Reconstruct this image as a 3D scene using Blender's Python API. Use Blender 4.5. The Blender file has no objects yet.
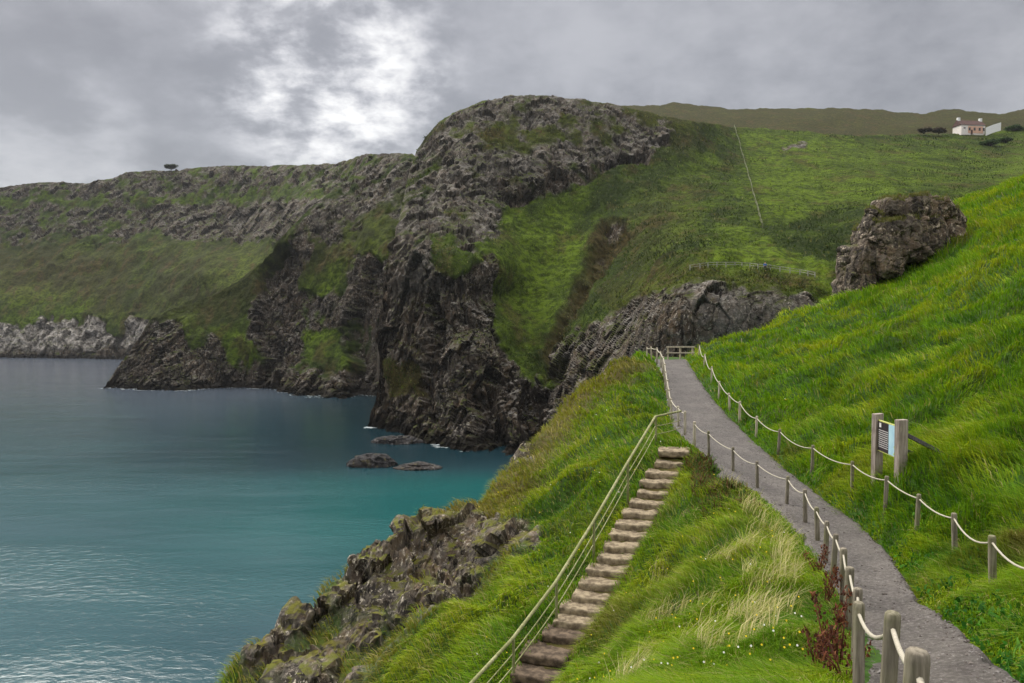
import bpy, math, random
import numpy as np
R = math.radians
rng = np.random.default_rng(7)
random.seed(7)
scene = bpy.context.scene
COL = scene.collection

# ------------------------------------------------------------------ camera
EYE = 30.0                      # metres above the sea
F = 740.0; CX = 512.0; CY = 341.5; HORIZON = 320.0
TH = math.atan((CY - HORIZON) / F)
cam_d = bpy.data.cameras.new("camera"); cam = bpy.data.objects.new("camera", cam_d); COL.objects.link(cam)
cam_d.sensor_width = 36.0; cam_d.lens = 36.0 * F / 1024.0
cam_d.clip_start = 0.1; cam_d.clip_end = 20000.0
cam.location = (0, 0, EYE); cam.rotation_euler = (R(90) - TH, 0, 0)
scene.camera = cam

# ------------------------------------------------------------------ light
SUN_EL, SUN_AZ = R(44), R(-42)          # azimuth measured from +Y towards +X
SUN_STRENGTH, SUN_ANGLE = 1.5, R(24)
EXPOSURE = 1.3
world = bpy.data.worlds.new("World"); scene.world = world; world.use_nodes = True

def build_world():
    nt = world.node_tree; nt.nodes.clear(); N = nt.nodes; L = nt.links
    def n(t, **k):
        o = N.new(t)
        for a, b in k.items(): setattr(o, a, b)
        return o
    def math_(op, a, b=None, c=None):
        m = n('ShaderNodeMath', operation=op)
        for i, v in enumerate((a, b, c)):
            if v is None: continue
            if isinstance(v, (int, float)): m.inputs[i].default_value = v
            else: L.new(v, m.inputs[i])
        return m.outputs[0]
    def mrange(v, a, b, c, d, smooth=True):
        m = n('ShaderNodeMapRange'); m.interpolation_type = 'SMOOTHSTEP' if smooth else 'LINEAR'
        L.new(v, m.inputs[0])
        for i, x in enumerate((a, b, c, d)): m.inputs[i + 1].default_value = x
        return m.outputs[0]
    out = n('ShaderNodeOutputWorld'); bg = n('ShaderNodeBackground'); bg.inputs[1].default_value = 0.1
    sky = n('ShaderNodeTexSky', sky_type='NISHITA'); sky.sun_disc = False
    sky.sun_elevation = SUN_EL; sky.sun_rotation = SUN_AZ
    tc = n('ShaderNodeTexCoord'); sep = n('ShaderNodeSeparateXYZ'); L.new(tc.outputs['Generated'], sep.inputs[0])
    x, y, z = sep.outputs
    zc = math_('MAXIMUM', z, 0.0); den = math_('ADD', zc, 0.34)
    comb = n('ShaderNodeCombineXYZ'); L.new(math_('DIVIDE', x, den), comb.inputs[0]); L.new(math_('DIVIDE', y, den), comb.inputs[1])
    def noise(scale, detail, rough, off, dist=0.0):
        mp = n('ShaderNodeMapping'); mp.inputs['Location'].default_value = off; L.new(comb.outputs[0], mp.inputs[0])
        t = n('ShaderNodeTexNoise'); t.inputs['Scale'].default_value = scale; t.inputs['Detail'].default_value = detail
        t.inputs['Roughness'].default_value = rough; t.inputs['Distortion'].default_value = dist
        L.new(mp.outputs[0], t.inputs['Vector']); return t.outputs[0]
    big = noise(1.1, 3, 0.5, (3.1, 1.7, 0)); mid = noise(3.6, 6, 0.56, (0.4, 5.2, 0), 0.1); fine = noise(8.5, 6, 0.6, (8.4, 2.2, 0), 0.1)
    body = math_('ADD', math_('MULTIPLY', big, 0.42), math_('ADD', math_('MULTIPLY', mid, 0.36), math_('MULTIPLY', fine, 0.22)))
    base = mrange(body, 0.36, 0.64, 0.125, 0.25)
    # break in the cloud, front left
    def gap(px, py, r0, r1):
        v = np.array([(px - CX) / F, 1.0, (HORIZON - py) / F]); v /= np.linalg.norm(v)
        dp = n('ShaderNodeVectorMath', operation='DOT_PRODUCT'); L.new(tc.outputs['Generated'], dp.inputs[0]); dp.inputs[1].default_value = v
        return mrange(dp.outputs['Value'], math.cos(R(r1)), math.cos(R(r0)), 0, 1)
    g1 = math_('MULTIPLY', gap(335, 70, 0.5, 10.5), mrange(math_('ADD', math_('MULTIPLY', mid, 0.35), math_('MULTIPLY', fine, 0.65)), 0.40, 0.66, 0.05, 1.0))
    g2 = math_('MULTIPLY', gap(60, 170, 1.0, 9.0), mrange(mid, 0.42, 0.62, 0.2, 1.0))
    val = math_('ADD', base, math_('ADD', math_('MULTIPLY', g1, 0.36), math_('MULTIPLY', g2, 0.07)))
    zen = mrange(z, 0.40, 0.78, 0.0, 1.0)          # zenith above the view raised well past overcast, added to light the grass
    val = math_('MULTIPLY', val, math_('ADD', math_('MULTIPLY', zen, 5.2), 1.0))
    ramp = n('ShaderNodeMix', data_type='RGBA'); L.new(mrange(val, 0.12, 0.5, 0, 1), ramp.inputs[0])
    ramp.inputs[6].default_value = (0.975, 0.975, 1.03, 1); ramp.inputs[7].default_value = (1.0, 0.985, 0.975, 1)
    vm = n('ShaderNodeVectorMath', operation='SCALE'); L.new(ramp.outputs[2], vm.inputs[0]); L.new(math_('MULTIPLY', val, 8.2), vm.inputs[3])
    mx = n('ShaderNodeMix', data_type='RGBA'); mx.inputs[0].default_value = 0.94
    L.new(sky.outputs[0], mx.inputs[6]); L.new(vm.outputs[0], mx.inputs[7])
    L.new(mx.outputs[2], bg.inputs[0]); L.new(bg.outputs[0], out.inputs[0])
build_world()

sun_d = bpy.data.lights.new("sun", 'SUN'); sun = bpy.data.objects.new("sun", sun_d); COL.objects.link(sun)
sun_d.energy = SUN_STRENGTH; sun_d.angle = SUN_ANGLE; sun_d.color = (1.0, 0.95, 0.87)
sun.rotation_euler = (R(90) - SUN_EL, 0, -SUN_AZ + math.pi)
sun.location = (0, 0, 200)

scene.view_settings.view_transform = 'Standard'; scene.view_settings.look = 'None'
scene.view_settings.exposure = EXPOSURE; scene.view_settings.gamma = 1.0
scene.view_settings.use_curve_mapping = False
scene.render.engine = 'CYCLES'
scene.cycles.max_bounces = 6; scene.cycles.diffuse_bounces = 3; scene.cycles.glossy_bounces = 3
scene.cycles.transmission_bounces = 3; scene.cycles.use_denoising = True

# ------------------------------------------------------------------ geometry helpers
def P(px, py, d):
    """point of the place seen at (px, py) of the photograph at d metres ahead"""
    px = np.asarray(px, float); py = np.asarray(py, float); d = np.asarray(d, float)
    u = (px - CX) / F; v = (CY - py) / F
    dy = math.cos(TH) + v * math.sin(TH); dz = -math.sin(TH) + v * math.cos(TH)
    s = d / dy
    return np.stack([u * s, d + 0 * u, EYE + dz * s], -1)

_perm = np.random.default_rng(3).permutation(4096).astype(np.int64)
_g = np.random.default_rng(4).normal(size=(4096, 3)); _g /= np.linalg.norm(_g, axis=1, keepdims=True)
_pt = np.random.default_rng(5).random((4096, 3))
def _hash(i, j, k): return _perm[(_perm[(_perm[i & 4095] + j) & 4095] + k) & 4095]
def perlin(p):
    p = np.asarray(p, float); sh = p.shape[:-1]; p = p.reshape(-1, 3)
    i = np.floor(p).astype(np.int64); f = p - i; u = f * f * f * (f * (f * 6 - 15) + 10)
    def c(a, b, d):
        h = _hash(i[:, 0] + a, i[:, 1] + b, i[:, 2] + d); g = _g[h]
        return g[:, 0] * (f[:, 0] - a) + g[:, 1] * (f[:, 1] - b) + g[:, 2] * (f[:, 2] - d)
    def lp(a, b, t): return a + (b - a) * t
    x0 = lp(lp(c(0, 0, 0), c(1, 0, 0), u[:, 0]), lp(c(0, 1, 0), c(1, 1, 0), u[:, 0]), u[:, 1])
    x1 = lp(lp(c(0, 0, 1), c(1, 0, 1), u[:, 0]), lp(c(0, 1, 1), c(1, 1, 1), u[:, 0]), u[:, 1])
    return (lp(x0, x1, u[:, 2]) * 1.6).reshape(sh)
def fbm(p, oct=4, gain=0.5):
    a = 1.0; s = 0; t = 0
    for o in range(oct):
        s = s + a * perlin(p * (2.03 ** o) + 17.3 * o); t += a; a *= gain
    return s / t
def ridged(p, oct=3, gain=0.5):
    a = 1.0; s = 0; t = 0
    for o in range(oct):
        s = s + a * (1 - 2 * np.abs(perlin(p * (2.07 ** o) + 9.1 * o))); t += a; a *= gain
    return s / t
def worley(p):
    """distance to the nearest and second nearest cell point, and a value per cell"""
    sh = p.shape[:-1]; p = p.reshape(-1, 3); i = np.floor(p).astype(np.int64)
    f1 = np.full(len(p), 9.0); f2 = f1.copy(); cid = np.zeros(len(p))
    for a in (-1, 0, 1):
        for b in (-1, 0, 1):
            for c in (-1, 0, 1):
                h = _hash(i[:, 0] + a, i[:, 1] + b, i[:, 2] + c)
                q = i + np.array([a, b, c]) + _pt[h]; dd = np.sqrt(((q - p) ** 2).sum(1))
                n1 = dd < f1; f2 = np.where(n1, f1, np.minimum(f2, dd)); cid = np.where(n1, _pt[(h * 7 + 3) & 4095, 0], cid); f1 = np.where(n1, dd, f1)
    return f1.reshape(sh), f2.reshape(sh), cid.reshape(sh)
def blocks(p, tilt=1.0):
    """fractured rock: every cell has a level and a tilted face of its own"""
    sh = p.shape[:-1]; p = p.reshape(-1, 3); i = np.floor(p).astype(np.int64); f1 = np.full(len(p), 9.0); f2 = f1.copy(); val = np.zeros(len(p))
    for a in (-1, 0, 1):
        for b in (-1, 0, 1):
            for c in (-1, 0, 1):
                h = _hash(i[:, 0] + a, i[:, 1] + b, i[:, 2] + c); v = p - i - np.array([a, b, c]) - _pt[h]
                dd = np.abs(v).sum(1) * .55 + .45 * np.sqrt((v * v).sum(1)); n1 = dd < f1; f2 = np.where(n1, f1, np.minimum(f2, dd))
                val = np.where(n1, (_pt[(h * 7 + 3) & 4095, 0] - .5) + tilt * (v * _g[(h * 5 + 1) & 4095]).sum(1), val); f1 = np.where(n1, dd, f1)
    return val.reshape(sh), (f2 - f1).reshape(sh)
def sstep(a, b, x):
    t = np.clip((x - a) / (b - a), 0, 1); return t * t * (3 - 2 * t)

def tps_fit(xy, v, lam=1e-3):
    xy = np.asarray(xy, float); v = np.asarray(v, float); m = xy.mean(0); s = xy.std(); q = (xy - m) / s; n = len(q)
    def ker(r2): return 0.5 * r2 * np.log(r2 + 1e-12)
    K = ker(((q[:, None] - q[None]) ** 2).sum(-1)) + lam * np.eye(n)
    Pm = np.c_[np.ones(n), q]; A = np.zeros((n + 3, n + 3)); A[:n, :n] = K; A[:n, n:] = Pm; A[n:, :n] = Pm.T
    w = np.linalg.solve(A, np.r_[v, 0, 0, 0])
    def ev(xx, yy):
        sh = np.shape(xx); p = (np.stack([np.ravel(xx), np.ravel(yy)], -1) - m) / s; o = np.empty(len(p))
        for k in range(0, len(p), 40000):
            b = p[k:k + 40000]; r2 = ((b[:, None] - q[None]) ** 2).sum(-1)
            o[k:k + 40000] = ker(r2) @ w[:n] + w[n] + b @ w[n + 1:]
        return o.reshape(sh)
    return ev

def seg_dist(x, y, pl):
    """distance to a polyline, signed (+ on its left), arc position"""
    sh = np.shape(x); x = np.ravel(x); y = np.ravel(y); best = np.full(x.shape, 1e9); sg = np.ones(x.shape); arc = np.zeros(x.shape); acc = 0
    for (ax, ay), (bx, by) in zip(pl[:-1], pl[1:]):
        dx, dy = bx - ax, by - ay; l2 = dx * dx + dy * dy
        t = np.clip(((x - ax) * dx + (y - ay) * dy) / l2, 0, 1)
        dd = np.hypot(x - ax - t * dx, y - ay - t * dy); m = dd < best - 1e-9
        cr = dx * (y - ay) - dy * (x - ax)
        best = np.where(m, dd, best); sg = np.where(m, np.sign(cr), sg); arc = np.where(m, acc + t * math.sqrt(l2), arc)
        acc += math.sqrt(l2)
    return (best * sg).reshape(sh), arc.reshape(sh)
def inpoly(x, y, poly):
    r = np.zeros(np.shape(x), bool); n = len(poly)
    for i in range(n):
        x0, y0 = poly[i]; x1, y1 = poly[(i + 1) % n]
        if y0 == y1: continue
        c = ((y0 > y) != (y1 > y)) & (x < (x1 - x0) * (y - y0) / (y1 - y0) + x0); r ^= c
    return r
def soft_poly(x, y, poly, w):
    """1 inside, 0 outside, soft over w"""
    d, _ = seg_dist(x, y, list(poly) + [poly[0]]); d = np.abs(d); d = np.where(inpoly(x, y, poly), d, -d)
    return sstep(-w, w, d)

def mesh_np(name, V, loops, totals, mat=None, smooth=True, attrs=None, parent=None, colors=None):
    me = bpy.data.meshes.new(name); V = np.ascontiguousarray(V, np.float32)
    me.vertices.add(len(V)); me.vertices.foreach_set('co', V.ravel())
    loops = np.ascontiguousarray(loops, np.int32); totals = np.asarray(totals, np.int32)
    me.loops.add(len(loops)); me.loops.foreach_set('vertex_index', loops)
    me.polygons.add(len(totals)); me.polygons.foreach_set('loop_start', np.r_[0, np.cumsum(totals)[:-1]].astype(np.int32))
    me.polygons.foreach_set('loop_total', totals)
    me.update(calc_edges=True); me.validate()
    me.polygons.foreach_set('use_smooth', np.full(len(me.polygons), smooth))
    for k, a in (attrs or {}).items():
        at = me.attributes.new(k, 'FLOAT', 'POINT'); at.data.foreach_set('value', np.ascontiguousarray(a, np.float32).ravel())
    for k, a in (colors or {}).items():
        at = me.attributes.new(k, 'FLOAT_COLOR', 'POINT'); at.data.foreach_set('color', np.ascontiguousarray(a, np.float32).ravel())
    if mat: me.materials.append(mat)
    o = bpy.data.objects.new(name, me); COL.objects.link(o)
    if parent: o.parent = parent
    return o
def grid_mesh(name, V, mat, attrs=None, parent=None, flip=False):
    nr, nc = V.shape[:2]; idx = np.arange(nr * nc).reshape(nr, nc)
    q = np.stack([idx[:-1, :-1], idx[:-1, 1:], idx[1:, 1:], idx[1:, :-1]], -1).reshape(-1, 4)
    if flip: q = q[:, ::-1]
    return mesh_np(name, V.reshape(-1, 3), q.ravel(), np.full(len(q), 4), mat, True, attrs, parent)
def grid_normals(V):
    du = np.gradient(V, axis=1); dv = np.gradient(V, axis=0); n = np.cross(du, dv)
    return n / (np.linalg.norm(n, axis=-1, keepdims=True) + 1e-9)

class MB:
    def __init__(s): s.v = []; s.f = []
    def add(s, v, f):
        b = len(s.v); s.v += [tuple(map(float, p)) for p in v]; s.f += [tuple(b + i for i in q) for q in f]; return s
    def tube(s, pts, r, n=8, cap=True):
        pts = [np.asarray(p, float) for p in pts]; rr = r if hasattr(r, '__len__') else [r] * len(pts); V = []; Fc = []; pu = None
        for i, p in enumerate(pts):
            t = pts[min(i + 1, len(pts) - 1)] - pts[max(i - 1, 0)]; t = t / (np.linalg.norm(t) + 1e-9)
            if pu is None:
                a = np.array([0, 0, 1.0]) if abs(t[2]) < .9 else np.array([1.0, 0, 0]); pu = np.cross(t, a)
            pu = pu - t * (pu @ t); pu = pu / np.linalg.norm(pu); w = np.cross(t, pu)
            for k in range(n):
                a = 2 * math.pi * k / n; V.append(p + rr[i] * (math.cos(a) * pu + math.sin(a) * w))
        for i in range(len(pts) - 1):
            for k in range(n):
                a, b = i * n + k, i * n + (k + 1) % n; Fc.append((a, b, b + n, a + n))
        if cap: Fc.append(tuple(range(n - 1, -1, -1))); Fc.append(tuple((len(pts) - 1) * n + k for k in range(n)))
        return s.add(V, Fc)
    def box(s, c, sz, ax=None, jit=0.0):
        ax = np.eye(3) if ax is None else np.asarray(ax, float); V = []
        for k in range(8):
            q = np.array([(k & 1) - .5, ((k >> 1) & 1) - .5, ((k >> 2) & 1) - .5]) * np.asarray(sz, float) + (np.random.rand(3) - .5) * jit
            V.append(np.asarray(c, float) + q @ ax)
        return s.add(V, [(0, 2, 3, 1), (4, 5, 7, 6), (0, 1, 5, 4), (2, 6, 7, 3), (0, 4, 6, 2), (1, 3, 7, 5)])
    def build(s, name, mat, parent=None, smooth=False, bevel=0.0):
        me = bpy.data.meshes.new(name); me.from_pydata(s.v, [], s.f); me.update()
        me.polygons.foreach_set('use_smooth', [smooth] * len(me.polygons))
        if mat: me.materials.append(mat)
        o = bpy.data.objects.new(name, me); COL.objects.link(o)
        if parent: o.parent = parent; 
        if parent: o.matrix_parent_inverse = parent.matrix_basis.inverted()
        if bevel:
            b = o.modifiers.new('bevel', 'BEVEL'); b.width = bevel; b.segments = 2
        return o
def tag(o, label=None, cat=None, group=None, kind=None):
    if label: o['label'] = label
    if cat: o['category'] = cat
    if group: o['group'] = group
    if kind: o['kind'] = kind
    return o
def thing(name, loc, label, cat, group=None):
    o = bpy.data.objects.new(name, None); COL.objects.link(o); o.location = tuple(map(float, loc)); o.empty_display_size = .2
    return tag(o, label, cat, group)
np.random.seed(11)

# ------------------------------------------------------------------ material helpers
class NT:
    def __init__(s, name):
        s.m = bpy.data.materials.new(name); s.m.use_nodes = True; s.t = s.m.node_tree; s.t.nodes.clear()
        s.out = s.n('ShaderNodeOutputMaterial'); s.geo = None
    def n(s, t, **k):
        o = s.t.nodes.new(t)
        for a, b in k.items(): setattr(o, a, b)
        return o
    def l(s, a, b): s.t.links.new(a, b)
    def put(s, sock, v):
        if isinstance(v, (int, float)): sock.default_value = v
        elif isinstance(v, tuple): sock.default_value = v if len(v) == 4 or sock.type == 'VECTOR' else v + (1,)
        else: s.l(v, sock)
    def pos(s):
        if s.geo is None: s.geo = s.n('ShaderNodeNewGeometry')
        return s.geo.outputs['Position']
    def obj(s): return s.n('ShaderNodeTexCoord').outputs['Object']
    def vec(s, v, scale=(1, 1, 1), loc=(0, 0, 0)):
        m = s.n('ShaderNodeMapping'); s.l(v, m.inputs[0]); m.inputs['Scale'].default_value = scale; m.inputs['Location'].default_value = loc; return m.outputs[0]
    def noise(s, v, scale, detail=4, rough=.55, dist=0., col=False):
        t = s.n('ShaderNodeTexNoise'); s.l(v, t.inputs['Vector']); t.inputs['Scale'].default_value = scale; t.inputs['Detail'].default_value = detail
        t.inputs['Roughness'].default_value = rough; t.inputs['Distortion'].default_value = dist; return t.outputs[1 if col else 0]
    def voro(s, v, scale, feat='F1', out=0):
        t = s.n('ShaderNodeTexVoronoi', feature=feat); s.l(v, t.inputs['Vector']); t.inputs['Scale'].default_value = scale; return t.outputs[out]
    def mr(s, v, a, b, c=0., d=1., smooth=True):
        m = s.n('ShaderNodeMapRange'); m.interpolation_type = 'SMOOTHSTEP' if smooth else 'LINEAR'; s.put(m.inputs[0], v)
        for i, x in enumerate((a, b, c, d)): m.inputs[i + 1].default_value = x
        return m.outputs[0]
    def math(s, op, a, b=None):
        m = s.n('ShaderNodeMath', operation=op); s.put(m.inputs[0], a)
        if b is not None: s.put(m.inputs[1], b)
        return m.outputs[0]
    def mix(s, f, a, b, blend='MIX'):
        m = s.n('ShaderNodeMix', data_type='RGBA'); m.blend_type = blend; s.put(m.inputs[0], f); s.put(m.inputs[6], a); s.put(m.inputs[7], b); return m.outputs[2]
    def attr(s, name, col=False):
        a = s.n('ShaderNodeAttribute'); a.attribute_name = name; return a.outputs['Color' if col else 'Fac']
    def bump(s, h, strength=.5, dist=.05):
        b = s.n('ShaderNodeBump'); b.inputs['Strength'].default_value = strength; b.inputs['Distance'].default_value = dist; s.l(h, b.inputs['Height']); return b.outputs[0]
    def princ(s, col, rough=.9, spec=.3, normal=None):
        p = s.n('ShaderNodeBsdfPrincipled'); s.put(p.inputs['Base Color'], col); s.put(p.inputs['Roughness'], rough)
        p.inputs['Specular IOR Level'].default_value = spec
        if normal is not None: s.l(normal, p.inputs['Normal'])
        s.l(p.outputs[0], s.out.inputs[0]); return p

def rock_colour(t, pos, k=1.0, tint=(1, 1, 1)):
    """basalt: dark, browner and greyer areas, pale lichen blotches"""
    T = lambda c: tuple(a * b for a, b in zip(c, tint))
    n1 = t.noise(pos, .12 * k, 5, .6); n2 = t.noise(pos, .7 * k, 5, .65); n3 = t.noise(t.vec(pos, (1, 1, .35), (5, 2, 9)), 1.6 * k, 5, .7)
    n4 = t.noise(t.vec(pos, (1, 1, .16), (15, 22, 9)), .9 * k, 4, .65)
    c = t.mix(t.mr(n1, .36, .64), T((.034, .031, .030)), T((.092, .072, .054)))
    c = t.mix(t.math('MULTIPLY', t.mr(n2, .42, .62), .8), c, T((.080, .076, .074)))
    c = t.mix(t.math('MULTIPLY', t.mr(n4, .50, .60), .85), c, T((.015, .014, .014)))
    c = t.mix(t.math('MULTIPLY', t.mr(n3, .54, .66), .75), c, T((.20, .185, .165)))
    pale = t.math('MULTIPLY', t.mr(t.noise(t.vec(pos, (1, 1, .6), (31, 7, 3)), 2.0 * k, 5, .75), .56, .64), t.mr(t.noise(pos, .16 * k, 3), .44, .58))
    c = t.mix(t.math('MULTIPLY', pale, .8), c, T((.46, .44, .41)))
    c = t.mix(t.math('MULTIPLY', t.mr(t.noise(t.vec(pos, loc=(3, 91, 4)), .9 * k, 3, .6), .58, .7), .5), c, (.10, .085, .02))
    return c

def mat_hill():
    t = NT('hillside'); pos = t.pos()
    rock = rock_colour(t, pos, 0.8, (1.0, .92, .82))
    veg = t.attr('veg'); brown = t.attr('brown'); rk = t.attr('rock'); pale = t.attr('pale')
    n1 = t.noise(pos, .05, 5, .6); n2 = t.noise(pos, .45, 6, .7); n3 = t.noise(t.vec(pos, loc=(9, 3, 1)), 1.5, 4, .7)
    n5 = t.noise(t.vec(pos, (1, .5, .5), (3, 8, 70)), .16, 5, .65)
    v = t.math('ADD', veg, t.math('ADD', t.math('MULTIPLY', t.math('SUBTRACT', n1, .5), 1.7), t.math('MULTIPLY', t.math('SUBTRACT', n5, .5), 1.6)))
    g = t.mix(t.mr(v, .1, .9, smooth=False), (.017, .033, .006), (.096, .150, .010))
    g = t.mix(t.mr(n2, .40, .58), t.mix(.72, g, (.010, .019, .005)), g)
    g = t.mix(t.math('MULTIPLY', t.mr(n3, .52, .7), .35), g, (.13, .15, .035))
    br = t.mix(t.mr(n2, .35, .65), (.030, .024, .010), (.078, .058, .022))
    brown = t.math('MINIMUM', 1., t.math('ADD', brown, t.math('MULTIPLY', t.mr(t.noise(t.vec(pos, (1, .6, .6), (70, 5, 3)), .09, 5, .65), .52, .64), .6)))
    g = t.mix(t.math('MULTIPLY', brown, t.mr(n3, .25, .6, .55, 1.)), g, br)
    rock = t.mix(pale, rock, t.mix(t.mr(n2, .4, .6), (.17, .155, .135), (.50, .46, .41)))
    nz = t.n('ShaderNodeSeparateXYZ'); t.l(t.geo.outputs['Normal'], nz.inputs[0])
    rock = t.mix(t.math('MULTIPLY', t.math('MULTIPLY', t.mr(nz.outputs[2], .25, .75), t.mr(t.noise(t.vec(pos, loc=(2, 2, 9)), .5, 4, .7), .46, .60)), .6), rock, (.24, .225, .20))  # pale lichen tone kept to up-facing rock, painting in top-lit contrast
    rock = t.mix(t.math('MULTIPLY', t.mr(nz.outputs[2], .45, .85), t.mr(t.noise(t.vec(pos, loc=(7, 1, 3)), .12, 4, .65), .47, .58)), rock, t.mix(n3, (.030, .040, .010), (.075, .085, .020)))
    c = t.mix(rk, g, rock)
    sx = t.n('ShaderNodeSeparateXYZ'); t.l(pos, sx.inputs[0]); zz = t.math('ADD', sx.outputs[2], t.math('MULTIPLY', t.noise(pos, .3, 4), -3.))
    c = t.mix(t.math('MULTIPLY', t.mr(zz, .3, 2.2, 1, 0), .85), c, (.014, .012, .010))
    h = t.math('ADD', t.math('MULTIPLY', n2, .7), t.math('MULTIPLY', n3, .5))
    t.princ(c, .95, .04, t.bump(h, .9, 1.1)); return t.m

def mat_rock(name, k=1.0, tint=(1, 1, 1), moss=True):
    t = NT(name); pos = t.pos(); c = rock_colour(t, pos, k, tint)
    if moss:
        sx = t.n('ShaderNodeSeparateXYZ'); t.l(t.geo.outputs['Normal'], sx.inputs[0])
        m = t.math('MULTIPLY', t.mr(sx.outputs[2], .55, .9), t.mr(t.noise(pos, .5 * k, 4), .42, .6))
        c = t.mix(m, c, t.mix(t.noise(pos, 2 * k), (.06, .08, .012), (.10, .085, .03)))
    h = t.math('ADD', t.noise(pos, 2.2 * k, 6, .7), t.math('MULTIPLY', t.voro(pos, 1.2 * k, 'DISTANCE_TO_EDGE'), .6))
    t.princ(c, .88, .25, t.bump(h, .8, .25 / k)); return t.m

def mat_ground():
    t = NT('turf'); pos = t.pos(); rk = t.attr('rock'); br = t.attr('brown')
    n1 = t.noise(pos, .5, 4); n2 = t.noise(pos, 6, 4, .7)
    g = t.mix(n1, (.022, .060, .006), (.050, .110, .010)); g = t.mix(t.mr(n2, .4, .7), g, (.018, .030, .006))
    g = t.mix(t.math('MULTIPLY', br, t.mr(n2, .3, .6, .5, 1)), g, (.10, .075, .025))
    rock = rock_colour(t, pos, 3.2, (1.5, 1.38, 1.2))
    sx = t.n('ShaderNodeSeparateXYZ'); t.l(t.geo.outputs['Normal'], sx.inputs[0])
    rock = t.mix(t.math('MULTIPLY', t.mr(sx.outputs[2], .55, .85), t.mr(t.noise(pos, 1.3, 4), .42, .58)), rock, t.mix(n1, (.15, .115, .02), (.07, .10, .014)))
    c = t.mix(rk, g, rock)
    h = t.math('ADD', t.noise(pos, 5, 6, .7), t.math('MULTIPLY', t.voro(pos, 3.1, 'DISTANCE_TO_EDGE'), .7))
    t.princ(c, .93, .2, t.bump(h, .8, .08)); return t.m

def mat_path():
    t = NT('gravel'); pos = t.pos()
    n1 = t.noise(pos, .7, 4); n2 = t.noise(pos, 14, 5, .75); n3 = t.noise(t.vec(pos, (1, .35, 1)), 2.2, 5, .65)
    c = t.mix(t.mr(n1, .38, .62), (.058, .049, .040), (.096, .082, .069))
    c = t.mix(t.math('MULTIPLY', t.mr(n3, .48, .62), .75), c, (.045, .034, .029))
    c = t.mix(t.mr(n2, .42, .62), t.mix(.5, c, (.035, .028, .025)), t.mix(.14, c, (.30, .27, .26)))
    v = t.voro(pos, 26); c = t.mix(t.math('MULTIPLY', t.mr(v, .12, .3, 1, 0), t.mr(n2, .5, .6)), c, (.30, .28, .27))
    t.princ(c, .62, .4, t.bump(t.math('ADD', t.math('ADD', n2, n3), t.math('MULTIPLY', v, -.5)), .8, .03)); return t.m

def mat_wood(name, dark, light, k=1.0, moss=0.0):
    t = NT(name); o = t.obj(); g = t.noise(t.vec(o, (14 * k, 14 * k, .8)), 2, 6, .65, .4); b = t.noise(o, 3 * k, 3)
    c = t.mix(t.mr(g, .3, .7), dark, light); c = t.mix(t.math('MULTIPLY', t.mr(b, .45, .7), .5), c, dark)
    if moss: c = t.mix(t.math('MULTIPLY', t.mr(t.noise(o, 1.7, 4), .42, .65), moss), c, (.12, .13, .035))
    t.princ(c, .85, .25, t.bump(g, .5, .01)); return t.m
def mat_rope():
    t = NT('rope'); o = t.obj(); n = t.noise(o, 30, 3); c = t.mix(n, (.26, .23, .17), (.54, .50, .41))
    w = t.n('ShaderNodeTexWave'); w.inputs['Scale'].default_value = 12; w.bands_direction = 'DIAGONAL'; t.l(o, w.inputs['Vector'])
    t.princ(c, .8, .2, t.bump(w.outputs[1], .5, .01)); return t.m
def mat_plain(name, a, b, scale=4., rough=.7, spec=.3, bump=.2):
    t = NT(name); n = t.noise(t.obj(), scale, 5, .6); t.princ(t.mix(t.mr(n, .35, .65), a, b), rough, spec, t.bump(n, bump, .02)); return t.m
def mat_blade(name, trans=.35):
    t = NT(name); c = t.attr('col', True); d = t.n('ShaderNodeBsdfPrincipled'); t.l(c, d.inputs['Base Color'])
    g = t.n('ShaderNodeNewGeometry'); a = t.n('ShaderNodeVectorMath', operation='MULTIPLY_ADD'); t.l(g.outputs['Normal'], a.inputs[0]); a.inputs[1].default_value = (.6, .6, .6); a.inputs[2].default_value = (0, 0, .8)
    nn = t.n('ShaderNodeVectorMath', operation='NORMALIZE'); t.l(a.outputs[0], nn.inputs[0]); t.l(nn.outputs[0], d.inputs['Normal']); d.inputs['Roughness'].default_value = .65; d.inputs['Specular IOR Level'].default_value = .10
    tr = t.n('ShaderNodeBsdfTranslucent'); t.l(t.mix(1., c, (1.0, 1.05, .55), 'MULTIPLY'), tr.inputs[0]); m = t.n('ShaderNodeMixShader'); m.inputs[0].default_value = trans
    t.l(d.outputs[0], m.inputs[1]); t.l(tr.outputs[0], m.inputs[2]); t.l(m.outputs[0], t.out.inputs[0]); return t.m
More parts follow.
